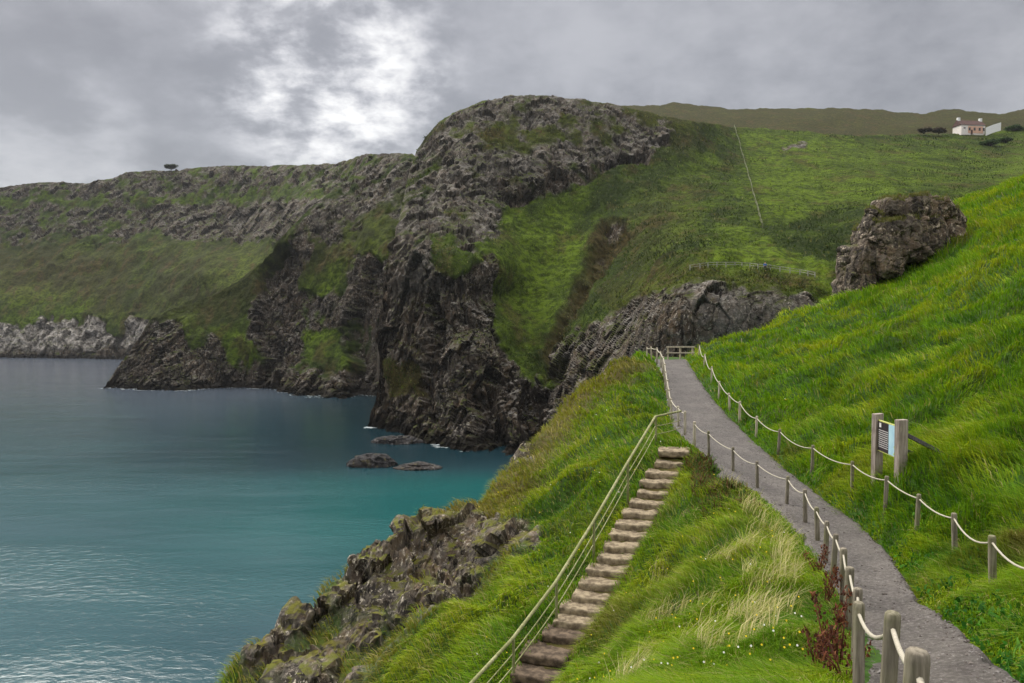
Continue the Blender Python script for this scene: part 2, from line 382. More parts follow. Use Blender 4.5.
def mat_sea():
    t = NT('sea_water'); pos = t.pos()
    a = t.noise(t.vec(pos, (1, .5, 1)), .012, 3, .5); b = t.noise(t.vec(pos, (.6, 1.5, 1), (40, 3, 0)), .035, 5, .6)
    sx = t.n('ShaderNodeSeparateXYZ'); t.l(pos, sx.inputs[0])
    shore = t.math('MULTIPLY', t.mr(sx.outputs[0], -75, -5), t.math('MULTIPLY', t.mr(sx.outputs[1], 55, 115), t.mr(sx.outputs[1], 152, 132)))
    c = t.mix(t.mr(t.math('ADD', t.math('MULTIPLY', a, .6), t.math('MULTIPLY', b, .4)), .38, .62), (.014, .044, .056), (.019, .064, .074))
    cliff_reflect = t.math('MULTIPLY', t.mr(sx.outputs[0], -110, -45), t.mr(t.math('ADD', sx.outputs[1], t.math('MULTIPLY', b, 40.)), 150, 185)); c = t.mix(t.math('MULTIPLY', cliff_reflect, .85), c, (.006, .020, .028))  # dark reflection of the cliffs painted into the water colour
    c = t.mix(t.math('MULTIPLY', t.math('SUBTRACT', 1., cliff_reflect), t.mr(sx.outputs[1], 110, 380)), c, (.080, .096, .125))  # far water painted paler, standing in for the sky it mirrors
    c = t.mix(t.math('MULTIPLY', shore, .6), c, (.006, .095, .085))
    w1 = t.noise(t.vec(pos, (.7, 1.2, 1)), 1.0, 5, .6, .6); w2 = t.noise(t.vec(pos, (.8, 1.3, 1)), 3.6, 3, .6, .4); w3 = t.noise(t.vec(pos, (.3, 1, 1), (7, 7, 7)), .07, 3, .5)
    h = t.math('ADD', t.math('MULTIPLY', t.math('MULTIPLY', w1, .12), t.mr(w3, .38, .62, .4, 1.3)), t.math('ADD', t.math('MULTIPLY', w2, .03), t.math('MULTIPLY', w3, .5)))
    p = t.princ(c, .13, .5, t.bump(h, 1., .55)); p.inputs['IOR'].default_value = 1.33; return t.m

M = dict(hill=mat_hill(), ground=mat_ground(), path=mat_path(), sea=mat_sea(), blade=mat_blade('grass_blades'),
         crag=mat_rock('crag_rock', 1.6, (1.35, 1.17, .96)), searock=mat_rock('wet_rock', 1.0, (.45, .45, .48), False),
         stone=mat_plain('step_stone', (.125, .095, .062), (.31, .25, .165), 5., .9, .2, .8),
         post=mat_wood('weathered_post', (.10, .085, .062), (.30, .26, .20), 1., .45),
         pale_post=mat_wood('pale_timber', (.30, .25, .18), (.55, .49, .39)),
         sleeper=mat_wood('sleeper_wood', (.20, .155, .13), (.46, .39, .34)),
         dark_wood=mat_wood('dark_timber', (.03, .03, .028), (.09, .085, .08)),
         rail=mat_wood('handrail_timber', (.17, .17, .07), (.36, .35, .19), .5, .5), rope=mat_rope())

# ================================================================== SETTING
# ---- sea
S = 9000.0
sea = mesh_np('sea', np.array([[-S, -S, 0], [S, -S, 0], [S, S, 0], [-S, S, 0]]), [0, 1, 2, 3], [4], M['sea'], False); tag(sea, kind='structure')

# ---- coast beyond the bay, measured as bearings, heights and distances
def water_d(py): return EYE * F / (py - HORIZON)
def coast(name, cps, cols, top, bottom, rows, regions, rough, back=60., step_noise=1.0, soft=1.0):
    cps = np.array(cps, float); fit = tps_fit(cps[:, :2], np.log(cps[:, 2]), 2e-3)
    tops = np.interp(cols, *np.array(top, float).T); bots = np.interp(cols, *np.array(bottom, float).T)
    jag = perlin(np.stack([cols * .09, 0 * cols, 0 * cols + 3.3], -1)) * 1.2 + perlin(np.stack([cols * .31, 0 * cols, 0 * cols + 8.1], -1)) * .7
    tops = tops + jag * step_noise
    t = np.linspace(0, 1, rows)[:, None]
    PY = tops[None] + (bots - tops)[None] * t; PX = np.repeat(cols[None], rows, 0)
    D = np.exp(fit(PX, PY)); V = P(PX, PY, D)
    wob = 9 * perlin(np.stack([PX * .035, PY * .035, 0 * PX], -1)) + 5 * perlin(np.stack([PX * .11, PY * .11, 0 * PX + 5], -1)) + 2.5 * perlin(np.stack([PX * .3, PY * .3, 0 * PX + 9], -1))
    wob2 = 9 * perlin(np.stack([PX * .035, PY * .035, 0 * PX + 40], -1)) + 5 * perlin(np.stack([PX * .11, PY * .11, 0 * PX + 45], -1))
    X, Y = PX + wob * .8, PY + wob2 * .8
    A = {k: np.full(PX.shape, b) for k, b in (('rock', 0.), ('veg', .45), ('brown', .12), ('pale', 0.), ('dent', 0.), ('calm', 0.))}
    for key, val, w, poly in regions:
        m = soft_poly(X, Y, poly, w); A[key] = A[key] * (1 - m) + val * m
    zz = V[..., 2]; A['rock'] = np.maximum(A['rock'], sstep(13, 6, zz + wob * .4))
    nrm = grid_normals(V); view = V - np.array([0, 0, EYE]); s = np.sign((nrm * view).sum(-1)); nrm = -nrm * s[..., None]
    q = V * np.array([1, 1, .40])
    rk = A['rock']
    b0, e0 = blocks(V * np.array([1, 1, .45]) / 11.0 + .35 * fbm(V / 9, 2)[..., None], .9); b1, e1 = blocks(V * np.array([1, 1, .17]) / 3.4 + .25 * fbm(V / 4, 2)[..., None], .9); b2, e2 = blocks(V * np.array([1, 1, .30]) / 1.5, .9)
    led = V[..., 2] / 7.0 + .8 * fbm(V / 18, 2); led = np.abs((led % 1) - .5) * 2
    dc = np.gradient(cols); sp = np.linalg.norm(np.gradient(V, axis=1), axis=-1) + .5 * np.linalg.norm(np.gradient(V, axis=0), axis=-1)
    lim = lambda f: np.clip(f / sp, 0, 1) ** 3
    dr = rough * (3.2 * fbm(q / 22, 3) + 3.4 * b0 * lim(4.) + 2.0 * b1 * lim(1.6) + .9 * b2 * lim(.7) + .5 * led * lim(1.5) + 1.0 * fbm(V / 2.2, 3) * lim(1.) - .9 * np.exp(-e0 / .05) * lim(1.5) - .6 * np.exp(-e1 / .07) * lim(1.))
    vv = V / soft; dg = soft * (2.2 * fbm(vv / 24, 3) + 1.0 * ridged(vv * np.array([1, .6, .6]) / 9, 2) + .55 * fbm(vv / 3.0, 3) * lim(1.5 * soft) + .25 * ridged(vv / 1.4, 2) * lim(.7 * soft))
    vh = -view.copy(); vh[..., 2] = 0; vh /= np.linalg.norm(vh, axis=-1, keepdims=True)
    nrm = nrm * (1 - .5 * rk[..., None]) + vh * (.5 * rk[..., None]); nrm /= np.linalg.norm(nrm, axis=-1, keepdims=True)
    rk2 = np.clip(rk + (.5 * fbm(V / 5, 3) + .75 * fbm(V / 13 + 7, 2)) * (rk > .03) * (rk < .97), 0, 1); A['rock'] = sstep(.3, .7, rk2)
    disp = dr * rk2 * (1 - A.pop('calm')) + dg * (1 - rk2)
    dent = A.pop('dent'); sm = disp.copy()
    for _ in range(14):
        sm = (np.pad(sm, ((1, 1), (0, 0)), 'edge')[:-2] + 2 * sm + np.pad(sm, ((1, 1), (0, 0)), 'edge')[2:]) / 4; sm = (np.pad(sm, ((0, 0), (1, 1)), 'edge')[:, :-2] + 2 * sm + np.pad(sm, ((0, 0), (1, 1)), 'edge')[:, 2:]) / 4
    sp2 = np.linalg.norm(np.gradient(V, axis=1), axis=-1) + np.linalg.norm(np.gradient(V, axis=0), axis=-1); kk = sstep(4.5 * rough * soft, 2.2 * rough * soft, sp2)
    disp = sm + (disp - sm) * kk - dent
    fade = np.minimum(1, .25 + t * rows / 10.)
    V = V + nrm * (disp * fade)[..., None]
    # carry the land on behind the skyline
    br = []
    for k, (bd, bz) in enumerate(((.25, 0.), (.6, -.03), (1., -.10))):
        b = V[0].copy(); dirn = b - np.array([0, 0, EYE]); dirn[:, 2] = 0; dirn /= np.linalg.norm(dirn, axis=1, keepdims=True)
        b = b + dirn * back * bd; b[:, 2] = np.maximum(b[:, 2] + bz * back - .12 * back * bd, -4); br.append(b)
    V = np.concatenate([np.array(br[::-1]), V]); A = {k: np.concatenate([np.repeat(a[:1], 3, 0), a]) for k, a in A.items()}
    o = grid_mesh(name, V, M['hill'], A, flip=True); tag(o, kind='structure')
    rr_ = A['rock'][:-1, :-1].ravel(); o.data.polygons.foreach_set('use_smooth', rr_ < .5); return o

# main headland, bay wall and the green hillside on the right
ROCK_A = [(412, 165), (440, 122), (480, 98), (530, 90), (590, 98), (640, 116), (674, 128), (672, 148), (640, 160), (602, 172), (560, 186), (535, 192), (512, 205), (492, 240), (470, 252), (440, 252), (430, 290), (395, 300), (392, 240), (402, 200)]
ROCK_B = [(393, 235), (438, 262), (470, 264), (490, 255), (492, 300), (502, 345), (520, 374), (545, 384), (565, 345), (612, 314), (650, 294), (700, 288), (770, 286), (812, 296), (840, 322), (850, 520), (375, 520), (370, 440), (385, 400), (372, 330), (378, 290)]
ROCK_C = [(302, 222), (314, 250), (298, 285), (304, 330), (292, 384), (262, 388), (254, 350), (248, 312), (268, 272), (284, 236)]
ROCK_D = [(105, 392), (116, 372), (138, 335), (152, 318), (182, 326), (190, 352), (212, 340), (236, 366), (240, 396)]
ROCK_E = [(292, 222), (330, 190), (370, 160), (425, 140), (425, 190), (402, 215), (360, 222), (330, 250), (318, 245)]
ROCK_F = [(352, 250), (396, 262), (392, 330), (390, 405), (352, 402), (345, 340)]
ROCK_F2 = [(300, 300), (352, 290), (352, 330), (306, 332)]
GULLY = [(603, 220), (624, 221), (632, 240), (604, 270), (588, 300), (566, 332), (552, 372), (540, 352), (560, 312), (588, 262)]
hill_regions = [
    ('veg', .16, 25, [(100, 200), (430, 120), (430, 420), (100, 420)]), ('brown', .35, 20, [(100, 300), (420, 180), (400, 250), (200, 330), (100, 380)]),
    ('veg', .55, 12, [(310, 290), (340, 240), (385, 232), (380, 250), (345, 275), (330, 300)]), ('veg', .6, 8, [(215, 330), (256, 335), (262, 375), (235, 375)]),
    ('veg', .6, 10, [(300, 318), (345, 325), (348, 365), (305, 365)]),
    ('brown', .5, 20, [(420, 120), (560, 92), (680, 108), (690, 150), (560, 150), (450, 190)]),
    ('veg', .78, 14, [(500, 240), (560, 205), (630, 180), (600, 230), (580, 270), (545, 330), (530, 385), (495, 320)]),
    ('veg', .18, 12, [(600, 175), (700, 122), (736, 128), (730, 215), (700, 258), (640, 285), (585, 330), (600, 280), (635, 235), (625, 215), (570, 240)]),
    ('veg', .42, 8, [(668, 180), (720, 140), (728, 200), (690, 245), (662, 235)]),
    ('brown', .3, 14, [(640, 200), (700, 180), (690, 240), (620, 300)]),
    ('veg', .72, 12, [(738, 128), (860, 140), (905, 195), (850, 215), (765, 235)]),
    ('veg', .10, 9, [(745, 250), (770, 228), (850, 205), (880, 215), (845, 260), (800, 262)]),
    ('veg', 1.1, 6, [(695, 266), (715, 256), (760, 246), (805, 256), (832, 275), (835, 300), (812, 282), (760, 268)]),
    ('veg', .3, 8, [(810, 128), (940, 124), (1000, 140), (985, 150), (920, 140), (870, 142)]), ('veg', .85, 8, [(980, 160), (1060, 140), (1060, 175), (1000, 190)]),
    ('veg', .55, 10, [(880, 150), (1000, 150), (1020, 200), (930, 195)]),
    ('brown', .45, 8, [(600, 290), (700, 268), (800, 274), (820, 292), (700, 290), (620, 318)]), ('brown', .6, 8, [(640, 98), (1100, 98), (1100, 122), (760, 127), (640, 125)]),
    ('rock', .78, 7, ROCK_A), ('rock', 1., 6, ROCK_B), ('rock', 1., 6, ROCK_C), ('rock', 1., 6, ROCK_D), ('rock', .62, 9, ROCK_E), ('rock', .85, 8, ROCK_F), ('rock', .8, 8, ROCK_F2),
    ('rock', .35, 8, [(470, 128), (520, 118), (560, 140), (500, 160)]), ('rock', .3, 6, [(560, 118), (640, 128), (620, 140), (560, 135)]),
    ('rock', 0., 6, [(434, 240), (456, 240), (470, 262), (452, 276), (436, 264)]), ('brown', .9, 5, [(386, 360), (424, 360), (430, 412), (392, 415)]), ('rock', .25, 6, [(388, 362), (422, 364), (426, 408), (394, 410)]),
    ('brown', 1., 5, GULLY), ('veg', -.2, 7, GULLY), ('rock', .35, 4, [(604, 222), (620, 222), (606, 262), (570, 312), (552, 350), (566, 300), (594, 258)]),
    ('dent', 5., 5, [(606, 224), (622, 222), (628, 238), (604, 266), (584, 298), (562, 330), (550, 368), (544, 352), (562, 312), (590, 262)]),
    ('dent', 4., 4, [(500, 196), (530, 186), (600, 166), (645, 150), (640, 160), (600, 177), (555, 195), (515, 210)]),
    ('dent', 9., 4, [(262, 262), (282, 240), (296, 250), (282, 300), (278, 360), (262, 384), (258, 330)]),
    ('dent', 9., 5, [(345, 330), (352, 404), (382, 404), (376, 340), (382, 270), (372, 255), (360, 290)]),
    ('dent', 7., 5, [(466, 396), (500, 388), (506, 446), (474, 446)]), ('dent', 5., 3, [(430, 290), (438, 292), (436, 390), (424, 420), (420, 400), (430, 340)]),
    ('dent', 6., 4, [(520, 385), (540, 392), (545, 440), (522, 440)]),
    ('calm', .62, 8, [(590, 270), (860, 270), (860, 420), (600, 420)]), ('pale', .20, 8, [(690, 284), (860, 284), (860, 400), (690, 400)]),
    ('pale', .16, 12, ROCK_A), ('pale', .0, 6, [(500, 180), (600, 160), (640, 150), (640, 165), (560, 195), (500, 210)]), ('pale', .10, 8, ROCK_E),
    ('rock', .8, 2.5, [(785, 144), (808, 143), (808, 149), (786, 150)]),
]
left_cps = [
    (108, 390, water_d(388)), (150, 391, water_d(391)), (200, 389, water_d(389)), (270, 389, water_d(389)), (300, 395, water_d(395)), (340, 398, water_d(398)), (385, 402, water_d(402)), (430, 405, 262), (470, 408, 255),
    (112, 376, 336), (140, 340, 345), (155, 318, 352), (220, 300, 352), (200, 350, 332), (260, 270, 352), (300, 220, 356), (255, 350, 330), (280, 330, 330), (330, 240, 345), (340, 330, 318), (330, 380, 298), (360, 170, 395), (330, 195, 375),
    (420, 152, 372), (400, 170, 365), (385, 240, 318), (375, 330, 292), (372, 390, 280), (430, 240, 318), (430, 330, 285), (470, 250, 320), (470, 190, 350)]
front_cps = [
    (372, 436, 206), (400, 437, 190), (430, 443, water_d(443)), (480, 451, water_d(451)), (520, 456, water_d(456)), (560, 465, 153), (640, 485, 136), (750, 500, 125), (900, 500, 122), (1320, 500, 120),
    (424, 142, 334), (412, 168, 312), (404, 205, 272), (396, 240, 240), (384, 280, 226), (377, 330, 218), (373, 390, 211), (420, 190, 282), (400, 300, 217), (396, 380, 203), (410, 250, 220), (440, 258, 208), (470, 262, 206), (440, 330, 198), (440, 400, 188), (488, 262, 212), (490, 330, 196), (495, 400, 178),
    (440, 200, 262), (470, 215, 256), (440, 140, 318), (480, 115, 332), (530, 95, 345), (530, 130, 322), (500, 180, 285), (520, 195, 280), (560, 160, 306), (560, 190, 290), (600, 105, 352), (600, 140, 326), (640, 120, 352), (640, 155, 325), (665, 120, 360), (690, 122, 370),
    (510, 235, 258), (502, 300, 232), (515, 360, 200), (540, 250, 255), (545, 300, 232), (540, 370, 194), (545, 410, 176), (590, 210, 282), (600, 235, 258), (585, 290, 226), (560, 340, 200), (640, 190, 290), (625, 240, 236), (640, 270, 190), (600, 330, 172), (590, 370, 160),
    (660, 275, 158), (690, 262, 150), (720, 261, 148), (765, 269, 140), (815, 276, 136), (690, 272, 143), (760, 276, 136), (700, 290, 133), (760, 290, 130), (650, 297, 148), (820, 300, 130), (640, 330, 144), (700, 340, 129), (760, 330, 127), (820, 330, 126), (700, 400, 128), (800, 400, 124),
    (690, 230, 205), (710, 180, 300), (735, 128, 425), (762, 228, 200), (760, 245, 172), (840, 235, 185), (830, 180, 300), (800, 130, 430), (830, 262, 148), (870, 250, 150), (870, 300, 128), (950, 300, 125), (900, 230, 180), (900, 180, 290), (930, 134, 440),
    (980, 137, 430), (1000, 165, 340), (1023, 140, 420), (1023, 190, 250), (1023, 240, 160), (1100, 135, 420), (1100, 200, 230), (1320, 130, 420), (1320, 220, 220), (1320, 320, 125), (1100, 320, 124)]
left_top = [(100, 393), (108, 388), (113, 377), (124, 360), (138, 338), (152, 318), (170, 308), (190, 304), (215, 294), (238, 282), (262, 262), (280, 240), (298, 220), (318, 202), (335, 190), (352, 176), (372, 160), (398, 152), (412, 154), (430, 165), (470, 190)]
front_top = [(368, 446), (371, 420), (373, 385), (376, 340), (380, 300), (386, 268), (395, 238), (402, 205), (409, 172), (416, 152), (426, 137), (440, 122), (460, 110), (480, 102), (505, 97), (530, 95), (555, 96), (585, 100), (600, 103), (625, 107), (645, 112), (665, 117), (690, 121), (735, 127), (800, 131), (850, 136), (900, 135), (940, 134), (1000, 131), (1030, 126), (1100, 122), (1320, 110)]
left_hill = coast('sea_headland', left_cps, np.arange(100, 471, 1.0), left_top, [(100, 400), (110, 402), (300, 408), (470, 430)], 260, hill_regions, 1.0)
fcol = np.unique(np.r_[np.arange(368, 430, .5), np.arange(430, 1321, 1.0)])
hill = coast('headland_hillside', front_cps, fcol, front_top, [(368, 452), (430, 458), (520, 470), (560, 480), (640, 500), (750, 515), (1320, 515)], 390, hill_regions, 1.0)

# far cliff behind the headland
far_regions = [('veg', .22, 20, [(-500, 235), (500, 235), (500, 330), (-500, 330)]), ('brown', .55, 18, [(-500, 250), (130, 250), (100, 300), (-500, 320)]), ('brown', .5, 10, [(105, 250), (140, 240), (128, 320), (90, 318)]),
    ('brown', .4, 15, [(160, 240), (310, 240), (250, 320), (130, 320)]), ('veg', .62, 12, [(210, 270), (300, 235), (290, 262), (230, 300)]), ('veg', .6, 12, [(-60, 290), (0, 280), (90, 300), (130, 320), (-60, 330)]),
    ('rock', .62, 8, [(-500, 160), (500, 140), (500, 226), (310, 238), (250, 240), (190, 238), (150, 232), (60, 244), (-500, 250)]), ('rock', .95, 5, [(150, 206), (320, 200), (320, 228), (250, 240), (180, 238), (150, 230)]),
    ('rock', .25, 4, [(-500, 200), (150, 196), (320, 188), (320, 198), (150, 205), (-500, 212)]),
    ('rock', 1., 3, [(-500, 326), (-10, 323), (20, 330), (50, 318), (70, 321), (78, 334), (90, 316), (108, 322), (116, 336), (130, 318), (150, 322), (150, 370), (-500, 370)]),
    ('pale', .85, 3, [(-500, 326), (-10, 323), (20, 330), (50, 318), (70, 321), (78, 336), (90, 318), (108, 322), (118, 340), (130, 322), (150, 330), (150, 346), (40, 349), (-500, 349)])]
far_cps = [(-400, 358, 590), (0, 358, 590), (140, 358, 560), (300, 370, 520), (500, 380, 420), (-400, 320, 605), (0, 320, 605), (60, 322, 600), (140, 318, 575), (0, 280, 640), (120, 280, 620), (220, 270, 570), (300, 260, 500), (0, 240, 690), (150, 238, 660), (250, 238, 620), (330, 220, 500),
           (0, 190, 740), (130, 175, 730), (250, 168, 700), (340, 163, 600), (385, 155, 520), (420, 158, 480), (500, 150, 440), (-400, 240, 690), (-400, 190, 740), (500, 250, 430)]
fcols = np.arange(-380, 470, 1.0)
ftop = [(-380, 205), (-100, 196), (0, 188), (30, 183), (60, 182), (90, 184), (100, 180), (118, 177), (126, 172), (150, 171), (180, 170), (210, 166), (260, 166), (300, 165), (335, 164), (350, 160), (362, 155), (385, 153), (405, 155), (425, 158), (470, 160)]
far = coast('far_cliff', far_cps, fcols, ftop, [(-380, 364), (140, 364), (300, 380), (470, 390)], 200, far_regions, 1.5, step_noise=.8, soft=2.2)

# moorland ridge behind the hillside
rcols = np.arange(560, 1500, 2.0)
rtop = [(560, 108), (620, 106), (650, 106), (675, 103), (700, 106), (730, 109), (765, 109), (830, 108), (870, 110), (925, 114), (940, 110), (955, 109), (975, 112), (1000, 114), (1024, 110), (1060, 107), (1500, 100)]
ridge = coast('moorland_ridge', [(560, 108, 760), (1500, 100, 760), (560, 150, 520), (1500, 150, 520), (800, 109, 800), (800, 135, 560), (1000, 112, 760), (1000, 140, 560), (800, 180, 480), (1200, 180, 480)], rcols, rtop, [(560, 170), (1500, 170)], 60,
    [('brown', .65, 20, [(500, 80), (1500, 80), (1500, 180), (500, 180)]), ('veg', .12, 20, [(500, 80), (1500, 80), (1500, 180), (500, 180)])], .4, 200., soft=2.5)

# ---- the near ground: path, steps and slopes
def zr(v): return EYE + v
LEFT_E = np.array([(.9, -3, -1.8), (1.5, 1.5, -2.15), (1.85, 3.4, -2.6), (2.35, 4.8, -2.95), (3.15, 6.8, -3.6), (4.1, 8.4, -4.05), (5.7, 12.5, -4.9), (6.75, 16, -5.3), (7.6, 20, -5.5), (7.95, 24, -5.55), (7.7, 28.5, -5.35), (7.7, 33, -5.15), (8.7, 41, -4.35), (10.0, 49, -3.5), (10.9, 56, -3.0), (11.6, 60, -2.9)])
RIGHT_E = np.array([(3.0, -3, -1.8), (3.7, 1.5, -2.15), (4.2, 4.2, -2.75), (5.1, 7.6, -3.7), (6.2, 10.2, -4.3), (7.0, 12.6, -4.85), (8.5, 16.6, -5.3), (9.3, 20, -5.5), (9.75, 24, -5.55), (10.2, 29.5, -5.35), (10.6, 34, -5.1), (11.1, 41, -4.35), (12.1, 49, -3.5), (13.2, 56, -3.0), (13.9, 60, -2.9)])
def resample(a, n):
    s = np.r_[0, np.cumsum(np.linalg.norm(np.diff(a[:, :2], axis=0), axis=1))]; t = np.linspace(0, s[-1], n)
    # smooth (Catmull-Rom) through the points
    o = []
    for k in range(a.shape[1]):
        m = np.gradient(a[:, k], s); i = np.clip(np.searchsorted(s, t) - 1, 0, len(s) - 2); h = s[i + 1] - s[i]; u = (t - s[i]) / h
        o.append((2 * u ** 3 - 3 * u ** 2 + 1) * a[i, k] + (u ** 3 - 2 * u ** 2 + u) * h * m[i] + (-2 * u ** 3 + 3 * u ** 2) * a[i + 1, k] + (u ** 3 - u ** 2) * h * m[i + 1])
    return np.stack(o, -1)
LE = resample(LEFT_E, 240); RE = resample(RIGHT_E, 240); MIDP = (LE + RE) / 2; HALF = np.linalg.norm((RE - LE)[:, :2], axis=1) / 2
def path_info(x, y):
    d, arc = seg_dist(x, y, [tuple(p) for p in MIDP[::4, :2]])
    s = np.r_[0, np.cumsum(np.linalg.norm(np.diff(MIDP[::4, :2], axis=0), axis=1))]
    return np.abs(d), np.interp(arc, s, HALF[::4]), np.interp(arc, s, MIDP[::4, 2])
STEP_PX = [(675, 450, 29.2), (671, 462, 28.6), (664, 472, 28.0), (659, 481, 27.4), (653.5, 492, 26.8), (648.5, 502, 26.2), (641.5, 512, 25.6), (635.5, 523, 25.0), (629.5, 534, 24.4), (623, 545, 23.8), (617, 557, 23.2), (609, 569, 22.6), (601, 582, 22.0), (593, 595, 21.5), (584, 607, 21.0), (576, 620, 20.5), (566, 634, 20.0), (548, 652, 19.4), (540, 672, 18.8), (531, 692, 18.2), (521, 714, 17.6), (510, 738, 17.0)]
STEPS = np.array([P(*s) for s in STEP_PX])
def stair_info(x, y):
    pl = [tuple(p) for p in STEPS[:, :2]]; d, arc = seg_dist(x, y, pl); s = np.r_[0, np.cumsum(np.linalg.norm(np.diff(STEPS[:, :2], axis=0), axis=1))]
    return d, np.interp(arc, s, STEPS[:, 2])

cp = [tuple(p + np.array([0, 0, EYE])) for p in LEFT_E] + [tuple(p + np.array([0, 0, EYE])) for p in RIGHT_E] + [tuple(p - np.array([0, 0, .15])) for p in STEPS[::3]]
for q in [(898, 492, 19.5), (876, 490, 20.8), (960, 450, 22), (1023, 450, 19), (1120, 450, 17), (1023, 350, 27), (940, 380, 29), (850, 400, 33), (800, 370, 40), (760, 347, 53), (722, 347, 57), (830, 311, 59), (845, 315, 57), (880, 307, 56), (925, 283, 58), (950, 266, 60), (900, 325, 48), (980, 300, 42), (1023, 250, 45), (970, 247, 60), (1000, 200, 74), (1023, 186, 80), (1200, 200, 55), (1200, 330, 30), (1250, 500, 14), (1100, 683, 8), (1024, 620, 10.5), (960, 560, 15),
          (845, 683, 6.8), (790, 683, 8.2), (700, 683, 11), (620, 683, 14.5), (585, 683, 17), (700, 580, 18), (650, 560, 21.8), (625, 600, 21.3), (700, 500, 25.5), (690, 470, 28), (760, 545, 18.8), (805, 610, 12.6), (830, 640, 9.5),
          (600, 470, 32), (565, 440, 39), (645, 367, 47), (600, 388, 44), (640, 410, 39), (600, 430, 37.5), (550, 500, 30.5), (545, 550, 27), (500, 600, 24.5), (450, 650, 22), (400, 683, 22), (480, 683, 19.5), (500, 640, 21), (655, 450, 31), (520, 540, 29), (495, 515, 33.5), (470, 560, 29.5),
          (440, 524, 31), (400, 534, 30), (370, 560, 29.2), (340, 592, 28.4), (290, 632, 27), (230, 684, 25.5), (400, 565, 29.0), (440, 560, 29.5), (370, 605, 27.6), (350, 645, 26.4), (310, 660, 26), (440, 600, 26.6), (410, 640, 24.3), (370, 683, 24.2), (300, 720, 24), (350, 760, 21)]:
    cp.append(tuple(P(*q)))
cp += [(-9, 10, EYE - 11.5), (-5, 8, EYE - 8.5), (-3, 0, EYE - 5.2), (-10, -5, EYE - 9), (0, 0, EYE - 2.9), (8, -5, EYE - 1.4), (20, -5, EYE + 1), (40, 5, EYE + 6), (70, 20, EYE + 14), (70, 60, EYE + 18), (45, 100, EYE + 10), (75, 100, EYE + 20), (22, 75, EYE - 3), (1, 12, EYE - 6.6), (-1, 15, EYE - 8.8)]
cp = np.array(cp); base_fit = tps_fit(cp[:, :2], cp[:, 2], 3e-4)
SIL = [(95, 118), (70, 104), (56, 94), (44, 82), (34, 71), (26, 63.5), (21, 60), (17.6, 58), (13.5, 59.5), (10.6, 59.5), (8.6, 52), (7.4, 48.5), (5.4, 45.3), (2.2, 41.2), (-.1, 37.4), (-.9, 34.2), (-3.4, 31.6), (-5.0, 30), (-6.7, 28.4), (-8.3, 27), (-10, 25), (-12, 21), (-14.5, 12), (-16, 2), (-17, -10)]
ROCKP = [(228, 690), (262, 645), (330, 590), (365, 550), (398, 520), (436, 508), (470, 514), (496, 516), (530, 545), (522, 590), (496, 600), (470, 560), (464, 600), (420, 610), (385, 640), (352, 668), (330, 700), (240, 760)]
def project(X, Y, Z):
    a = Y * math.cos(TH) - (Z - EYE) * math.sin(TH); b = Y * math.sin(TH) + (Z - EYE) * math.cos(TH)
    a = np.maximum(a, .3); return CX + F * X / a, CY - F * b / a

# plan outlines of the bare rock and the browner turf, from bearings and distances
def plan(poly, d): return [tuple(P(px, py, dd)[:2]) for (px, py), dd in zip(poly, d)]
ROCK_PLAN = [(-9.2, 24.2), (-9.6, 26), (-8.6, 28.2), (-6.9, 29.6), (-5.2, 31.2), (-3.2, 32.8), (-1.6, 32.6), (-.7, 31.8), (.0, 30.2), (-.1, 28.2), (-.5, 26.6), (-1.4, 25.3), (-2.6, 24.3), (-4.2, 23.3), (-5.6, 22.4), (-8.2, 22)]
ROCK_PLAN2 = [(.1, 30.4), (1.1, 29.2), (1.0, 27.3), (.2, 26.6), (-.5, 27.6), (-.4, 29.4)]
ROCK_PLAN3 = [(-.7, 38.4), (.5, 37.6), (1.5, 40), (.6, 40.6)]
def ground_masks(x, y):
    w = np.stack([x, y, 0 * x], -1); jx = x + .5 * perlin(w * .9) + .25 * perlin(w * 2.5); jy = y + .5 * perlin(w * .9 + 7) + .25 * perlin(w * 2.5 + 9)
    rock = np.maximum(soft_poly(jx, jy, ROCK_PLAN, .25), np.maximum(soft_poly(jx, jy, ROCK_PLAN2, .25), soft_poly(jx, jy, ROCK_PLAN3, .3)))
    moss = sstep(-.06, .24, fbm(w * .55 + 3.3, 3)); rock = rock * (1 - .62 * moss)
    s, _ = seg_dist(x, y, SIL); s = -s     # positive outside
    s = np.where(np.isnan(s), 0, s)
    rock = np.maximum(rock, sstep(.8, 2.2, s) * (x < 14))
    return rock, s
def near_ground(x, y):
    z = base_fit(x, y); rock, s = ground_masks(x, y); out = np.maximum(s, 0)
    k = np.interp(x, [16, 40, 62], [2.4, 2.2, .4]); z = z - k * (np.sqrt(out ** 2 + .35) - math.sqrt(.35))
    w = np.stack([x, y, 0 * x], -1)
    pd, ph, pz = path_info(x, y); sd, sz = stair_info(x, y)
    free = sstep(.1, 1.6, pd - ph) * sstep(.6, 1.6, np.abs(sd + 0))
    lump = .50 * fbm(w / 3.0, 2) + .38 * ridged(w * np.array([.6, .8, 1]) / 1.9, 2) + .07 * perlin(w / .6)
    z = z + lump * free * (.6 + .8 * sstep(8, 25, np.hypot(x, y)))
    m = sstep(.45, -.05, pd - ph); z = z * (1 - m) + (pz + EYE - .09) * m
    m = sstep(.95, .62, np.abs(sd)) * (y < 30.2); z = z * (1 - m) + (sz - .135) * m
    return z, rock, s, pd - ph, np.abs(sd)
def axis(parts): return np.unique(np.concatenate([np.arange(a, b, st) for a, b, st in parts]))
gx = axis([(-30, -12, .6), (-12, 2, .075), (2, 14, .12), (14, 40, .3), (40, 100, .8)]); gy = axis([(-10, 4, .5), (4, 21, .18), (21, 38, .085), (38, 62, .25), (62, 120, .8)])
